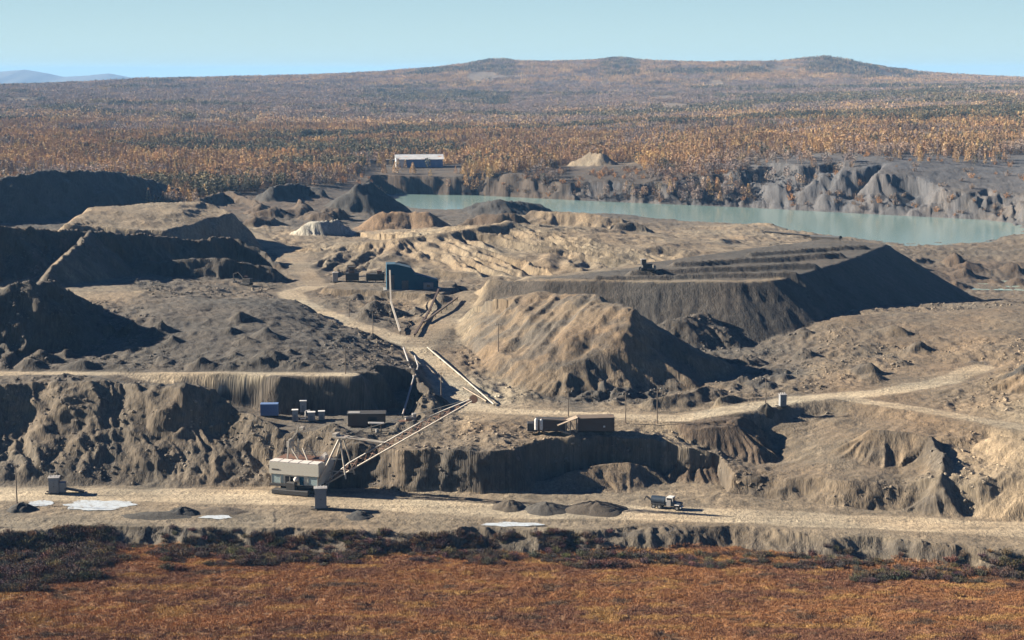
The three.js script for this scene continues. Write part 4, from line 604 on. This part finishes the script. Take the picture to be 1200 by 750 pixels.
// pipes and conveyor galleries lying on the ground, each on trestles
function line(name, label, category, pts, r, mat, lift = 0.8, square = false) {
  const P3 = pts.map(([a, b, l]) => { const p = at(a, b); p.y += l ?? lift; return p; }), o = P3[0].clone(), g = thing(name, label, category, o);
  for (let i = 0; i < P3.length - 1; i++) {
    const A = P3[i].clone().sub(o), B = P3[i + 1].clone().sub(o), L = A.distanceTo(B), n = Math.max(2, Math.round(L / 7));
    part('section', [square ? bar(A.toArray(), B.toArray(), r * 2, r * 1.6) : tube(A.toArray(), B.toArray(), r, 10)], mat, g);
    for (let k = 0; k <= n; k++) { const q = A.clone().lerp(B, k / n), gy = ground(q.x + o.x, q.z + o.z) - o.y; if (q.y - gy > r + 0.1) part('support', [bar([q.x, gy - 0.3, q.z], [q.x, q.y - r * 0.7, q.z], 0.24)], M.darkSteel, g); }
    if (!square) part('joint', [tube(B.clone().lerp(A, 0.15 / L).toArray(), B.toArray(), r * 1.35, 10)], mat, g);
  }
  return finish(g);
}
line('conveyor', 'long pale conveyor running down from the blue shed to the road', 'conveyor', [[457, 341, 7.5], [458, 362, 2.6], [469, 392, 1]], 0.28, M.paleSteel, 1, true);
line('discharge_pipe', 'pale discharge pipe slanting across the furrowed heap to the road', 'pipe', [[501, 409], [540, 442], [579, 476]], 0.2, M.paleSteel, 0.5);
line('discharge_pipe', 'thin tan pipe lying beside the end of the pale discharge pipe', 'pipe', [[543, 456], [570, 472]], 0.15, M.plank, 0.5);
line('twin_pipe', 'longer of the two pipes dropping from the road to the pump', 'pipe', [[473, 411], [485, 446], [472, 490]], 0.26, M.lightGrey, 0.9);
line('twin_pipe', 'shorter bent pipe beside the long pipe below the road', 'pipe', [[486, 420], [490, 432], [487, 444]], 0.22, M.lightGrey, 0.8);
line('conveyor_gallery', 'dark timber conveyor gallery crossing the sandy slope from the shed', 'conveyor', [[514, 344, 1.6], [503, 368, 1], [486, 395, 0.8]], 0.32, M.darkWood, 1, true);
line('conveyor_gallery', 'short dark gallery joining the other gallery from the sand ramp', 'conveyor', [[536, 352, 1], [497, 380, 0.8]], 0.32, M.wood, 1, true);
line('floating_pipeline', 'black floating pipeline along the near shore of the lake', 'pipeline', [[896, 274, 1.2], [950, 279, 1.2], [985, 282, 1.4]], 0.5, M.black, 1.2);
// poles
function pole(px, py, h, label, arms) {
  const p = at(px, py), g = thing('utility_pole', label, 'pole', p, 0.3); part('post', [tube([0, -0.6, 0], [0, h, 0], 0.17, 8, 0.11)], M.wood, g);
  if (arms) { const c = part('crossarm', [bar([-1, h - 0.5, 0], [1, h - 0.5, 0], 0.12)], M.wood, g); for (const x of [-0.9, 0, 0.9]) part('insulator', [tube([x, h - 0.45, 0], [x, h - 0.15, 0], 0.06, 6)], M.white, c); }
  return finish(g);
}
pole(20, 591, 9.6, 'lone wooden pole standing in an earth mound beside the frozen puddles', true);
pole(437, 393, 7.6, 'wooden pole beside the climbing haul road', true);
pole(517, 470, 8.2, 'wooden pole beside the fork of the haul road', true);
pole(584, 412, 8.6, 'wooden pole standing on the flank of the furrowed heap', true);
pole(770, 496, 9.4, 'tall wooden pole beside the road past the brown gullied bank', true);
pole(733, 496, 8, 'wooden pole between the crusher building and the tall roadside pole', true);
pole(666, 488, 7, 'wooden pole on the road directly behind the crusher building', true);
pole(897, 477, 8, 'wooden pole in a small earth mound beside the small grey kiosk', true);
pole(409, 372, 6.6, 'short pole beside the haul road curve below the pale kiosk', false);
pole(405, 438, 7.4, 'thin pole on the bench road above the cabins', true);
// machines
function excavator(px, py, turn, label) {
  const g = thing('crawler_excavator', label, 'excavator', at(px, py), turn);
  for (const s of [-1, 1]) part('track', [bevelBox(4, 0.9, 0.6, 0, 0, s * 1.2, 0.2)], M.black, g); part('body', [bevelBox(3.2, 1.5, 2.6, -0.5, 1.1, 0)], M.darkSteel, g); const c = part('cab', [bevelBox(1.4, 1.7, 1.1, 0.6, 1.6, 0.7)], M.rust, g); part('window', [bevelBox(0.06, 0.8, 0.8, 1.32, 2.2, 0.7)], M.glass, c);
  part('boom', [bar([0.6, 2, -0.3], [3.2, 4.8, -0.3], 0.45), bar([3.2, 4.8, -0.3], [5.4, 4.0, -0.3], 0.4)], M.darkSteel, g); part('stick', [bar([5.4, 4.0, -0.3], [5.0, 1.4, -0.3], 0.34)], M.darkSteel, g); part('bucket', [bevelBox(1.1, 1.0, 1.3, 4.8, 0.4, -0.3, 0.15)], M.black, g); return finish(g);
}
excavator(289, 334, 2.8, 'dark crawler excavator parked below the shaded spoil bank');
{ const g = thing('bulldozer', 'dark bulldozer working on top of the flat dump', 'bulldozer', at(757, 317), 0.2);
  for (const s of [-1, 1]) part('track', [bevelBox(4.6, 1.2, 0.7, 0, 0, s * 1.3, 0.25)], M.black, g); part('body', [bevelBox(3.6, 1.5, 1.9, 0.4, 0.9, 0)], M.darkSteel, g); const c = part('cab', [bevelBox(1.7, 1.8, 1.9, -1, 2.2, 0)], M.darkSteel, g); part('roof', [bevelBox(2, 0.15, 2.2, -1, 4.0, 0)], M.lightGrey, c); part('window', [bevelBox(1.2, 0.8, 0.06, -1, 2.9, 0.97)], M.glass, c); part('blade', [bevelBox(0.3, 1.6, 4, 3, 0.2, 0)], M.steel, g); part('push_arm', [bar([0, 0.7, 1.6], [3, 0.7, 1.6], 0.25), bar([0, 0.7, -1.6], [3, 0.7, -1.6], 0.25)], M.steel, g); finish(g); }
{ // service truck on the lower bench
  const g = thing('service_truck', 'dark truck with a white cab and crane arm parked on the lower bench', 'truck', at(781, 596), -0.42);
  part('chassis', [bevelBox(7.4, 0.3, 0.9, 0, 0.75, 0)], M.black, g); const t = new THREE.CylinderGeometry(0.95, 0.95, 3.4, 16); t.rotateZ(Math.PI / 2); t.translate(-1.9, 1.9, 0); part('tank', t, M.navy, g); part('tank_cradle', [bevelBox(3.3, 0.3, 1.7, -1.9, 0.95, 0)], M.black, g);
  const c = part('cab', [bevelBox(1.6, 0.25, 2.1, 1.0, 2.75, 0, 0.08), bar([0.3, 1.9, 1.0], [0.3, 2.8, 1.0], 0.12), bar([1.9, 1.9, 1.0], [1.7, 2.8, 1.0], 0.12), bevelBox(0.12, 1.0, 2.1, 0.2, 1.85, 0)], M.white, g); part('window', [bevelBox(1.4, 0.85, 1.95, 1.05, 1.9, 0, 0.05)], M.glass, c);
  part('cab_base', [bevelBox(1.9, 1.0, 2.2, 1.1, 0.9, 0, 0.1)], M.navy, g); part('door', [bevelBox(1.0, 1.5, 0.1, 0.9, 0.9, 1.18)], M.lightGrey, g); part('hood', [bevelBox(1.7, 1.0, 1.9, 2.8, 0.8, 0, 0.12)], M.navy, g); part('fender', [bevelBox(1.2, 0.18, 0.4, 2.9, 1.25, 1.1, 0.06)], M.white, g); part('fender', [bevelBox(1.2, 0.18, 0.4, 2.9, 1.25, -1.1, 0.06)], M.white, g); part('bumper', [bevelBox(0.25, 0.3, 2.2, 3.75, 0.6, 0)], M.white, g); for (const z of [-0.7, 0.7]) { const h = new THREE.SphereGeometry(0.14, 8, 6); h.translate(3.68, 1.35, z); part('headlight', h, M.white, g); }
  part('crane_arm', [bar([-3.3, 1.4, 0], [-5, 2.5, 0], 0.35), bar([-5, 2.5, 0], [-5.4, 1.7, 0], 0.25)], M.black, g); for (const s of [-1, 1]) for (const x of [2.9, -1.4, -2.8]) wheel(g, x, 0.55, s * 0.95, 0.55, 0.4); finish(g);
}
// gravel piles and mounds on the lower bench
function pile(px, py, rx, rz, h, col, label, seed, name = 'gravel_pile', cat = 'pile') {
  const p = at(px, py), n = 40, m = 12, pos = [], idx = [];
  for (let j = 0; j <= m; j++) for (let i = 0; i < n; i++) { const a = i / n * 6.2832, t = j / m, k = 1 + 0.35 * noise(Math.cos(a) * 1.4 + seed, Math.sin(a) * 1.4), x = Math.cos(a) * rx * k * t, z = Math.sin(a) * rz * k * t; const y = h * Math.pow(1 - t, 0.9) * (1 + 0.5 * noise(x / 1.1 + seed, z / 1.1) * (0.3 + t)) + 0.16 * noise(x / 0.5 + seed, z / 0.5) * (1 - t); pos.push(x, ground(p.x + x, p.z + z) - p.y + y - 0.06 * t * 2, z); if (j < m) { const q = j * n + i, w = j * n + (i + 1) % n; idx.push(q, w, q + n, w, w + n, q + n); } }
  const g = new THREE.BufferGeometry(); g.setAttribute('position', new THREE.Float32BufferAttribute(pos, 3)); const uv = []; for (let i = 0; i < pos.length; i += 3) uv.push(pos[i] / 4, pos[i + 2] / 4); g.setAttribute('uv', new THREE.Float32BufferAttribute(uv, 2)); g.setIndex(idx.map((v, i) => idx[i - i % 3 + [0, 2, 1][i % 3]])); g.computeVertexNormals();
  const o = new THREE.Mesh(g, std(col[0], col[1], col[2], 1, 0, { map: grainTex, bumpMap: bumpTex, bumpScale: 0.2, side: THREE.DoubleSide })); o.position.copy(p); o.name = numbered(name); tag(o, label, cat); shade(o); scene.add(o);
}
pile(597, 594, 4.2, 5, 1.7, [0.105, 0.085, 0.064], 'small brown gravel pile at the end of the row of three', 1);
pile(640, 597, 5.6, 6, 1.8, [0.085, 0.078, 0.07], 'middle grey gravel pile of the row of three', 2);
pile(698, 597, 8, 6.5, 2.1, [0.095, 0.077, 0.060], 'largest long gravel pile of the row of three', 3);
pile(214, 602, 4.2, 4, 1.7, [0.036, 0.036, 0.038], 'black gravel pile behind the low dark spread of gravel', 4);
pile(186, 605, 9, 4, 1.0, [0.07, 0.066, 0.06], 'low dark spread of gravel beside the large frozen puddle', 5);
pile(258, 599, 7, 4, 0.8, [0.13, 0.105, 0.08], 'low brown earth spread behind the thin frozen puddle', 6);
pile(422, 606, 3.4, 4, 1.4, [0.042, 0.042, 0.044], 'small black gravel pile on the bare bench near the grey kiosk', 7);
pile(24, 597, 3.4, 4, 1.7, [0.06, 0.058, 0.056], 'dark earth mound around the lone wooden pole', 8, 'earth_mound', 'mound');
pile(898, 479, 2.6, 3, 1.5, [0.08, 0.07, 0.056], 'small earth mound around the pole by the road bend', 9, 'earth_mound', 'mound');
pile(437, 395, 2.4, 3, 1.3, [0.07, 0.06, 0.05], 'small dark earth mound around the pole beside the climbing road', 10, 'earth_mound', 'mound');
pile(517, 472, 2.8, 3, 1.9, [0.06, 0.054, 0.048], 'dark earth mound around the pole at the road fork', 11, 'earth_mound', 'mound');
// warehouse across the lake
{ const p = at(492, 196), g = thing('warehouse', 'long white roofed warehouse with blue walls among the trees across the lake', 'warehouse', p, 0.12);
  part('wall', [bevelBox(38, 7.4, 16, 0, -0.5, -8)], M.paleBlue, g); part('end_wall', [bevelBox(0.4, 8.2, 16.4, -19.3, -0.5, -8)], M.white, g); part('front_bay', [bevelBox(6, 7.2, 0.4, -16, -0.4, 0.25)], M.white, g);
  for (const s of [0, 1]) part('roof', [bar([0 - 20, 0, 0], [20, 0, 0], 10, 0.25)].map((b) => { b.rotateX(s ? -0.4 : 0.4); b.translate(0, 8.4, s ? -12.4 : -3.7); return b; }), M.white, g);
  for (let i = 0; i < 6; i++) part('gate', [bevelBox(3.2, 4, 0.1, -9 + i * 5, -0.3, 0.06)], M.blue, g); finish(g);
  const q = thing('long_barn', 'low pale barn joined to the end of the white roofed warehouse', 'barn', at(449, 192), 0.12); part('wall', [bevelBox(22, 3.6, 8, 0, -0.4, -4)], M.grey, q); part('roof', [bevelBox(22.6, 0.4, 9, 0, 3.2, -4)], M.lightGrey, q); for (let i = 0; i < 4; i++) part('window', [bevelBox(1.6, 1, 0.08, -7 + i * 4.6, 1.4, 0.05)], M.glass, q); finish(q); }
renderer.render(scene, camera);
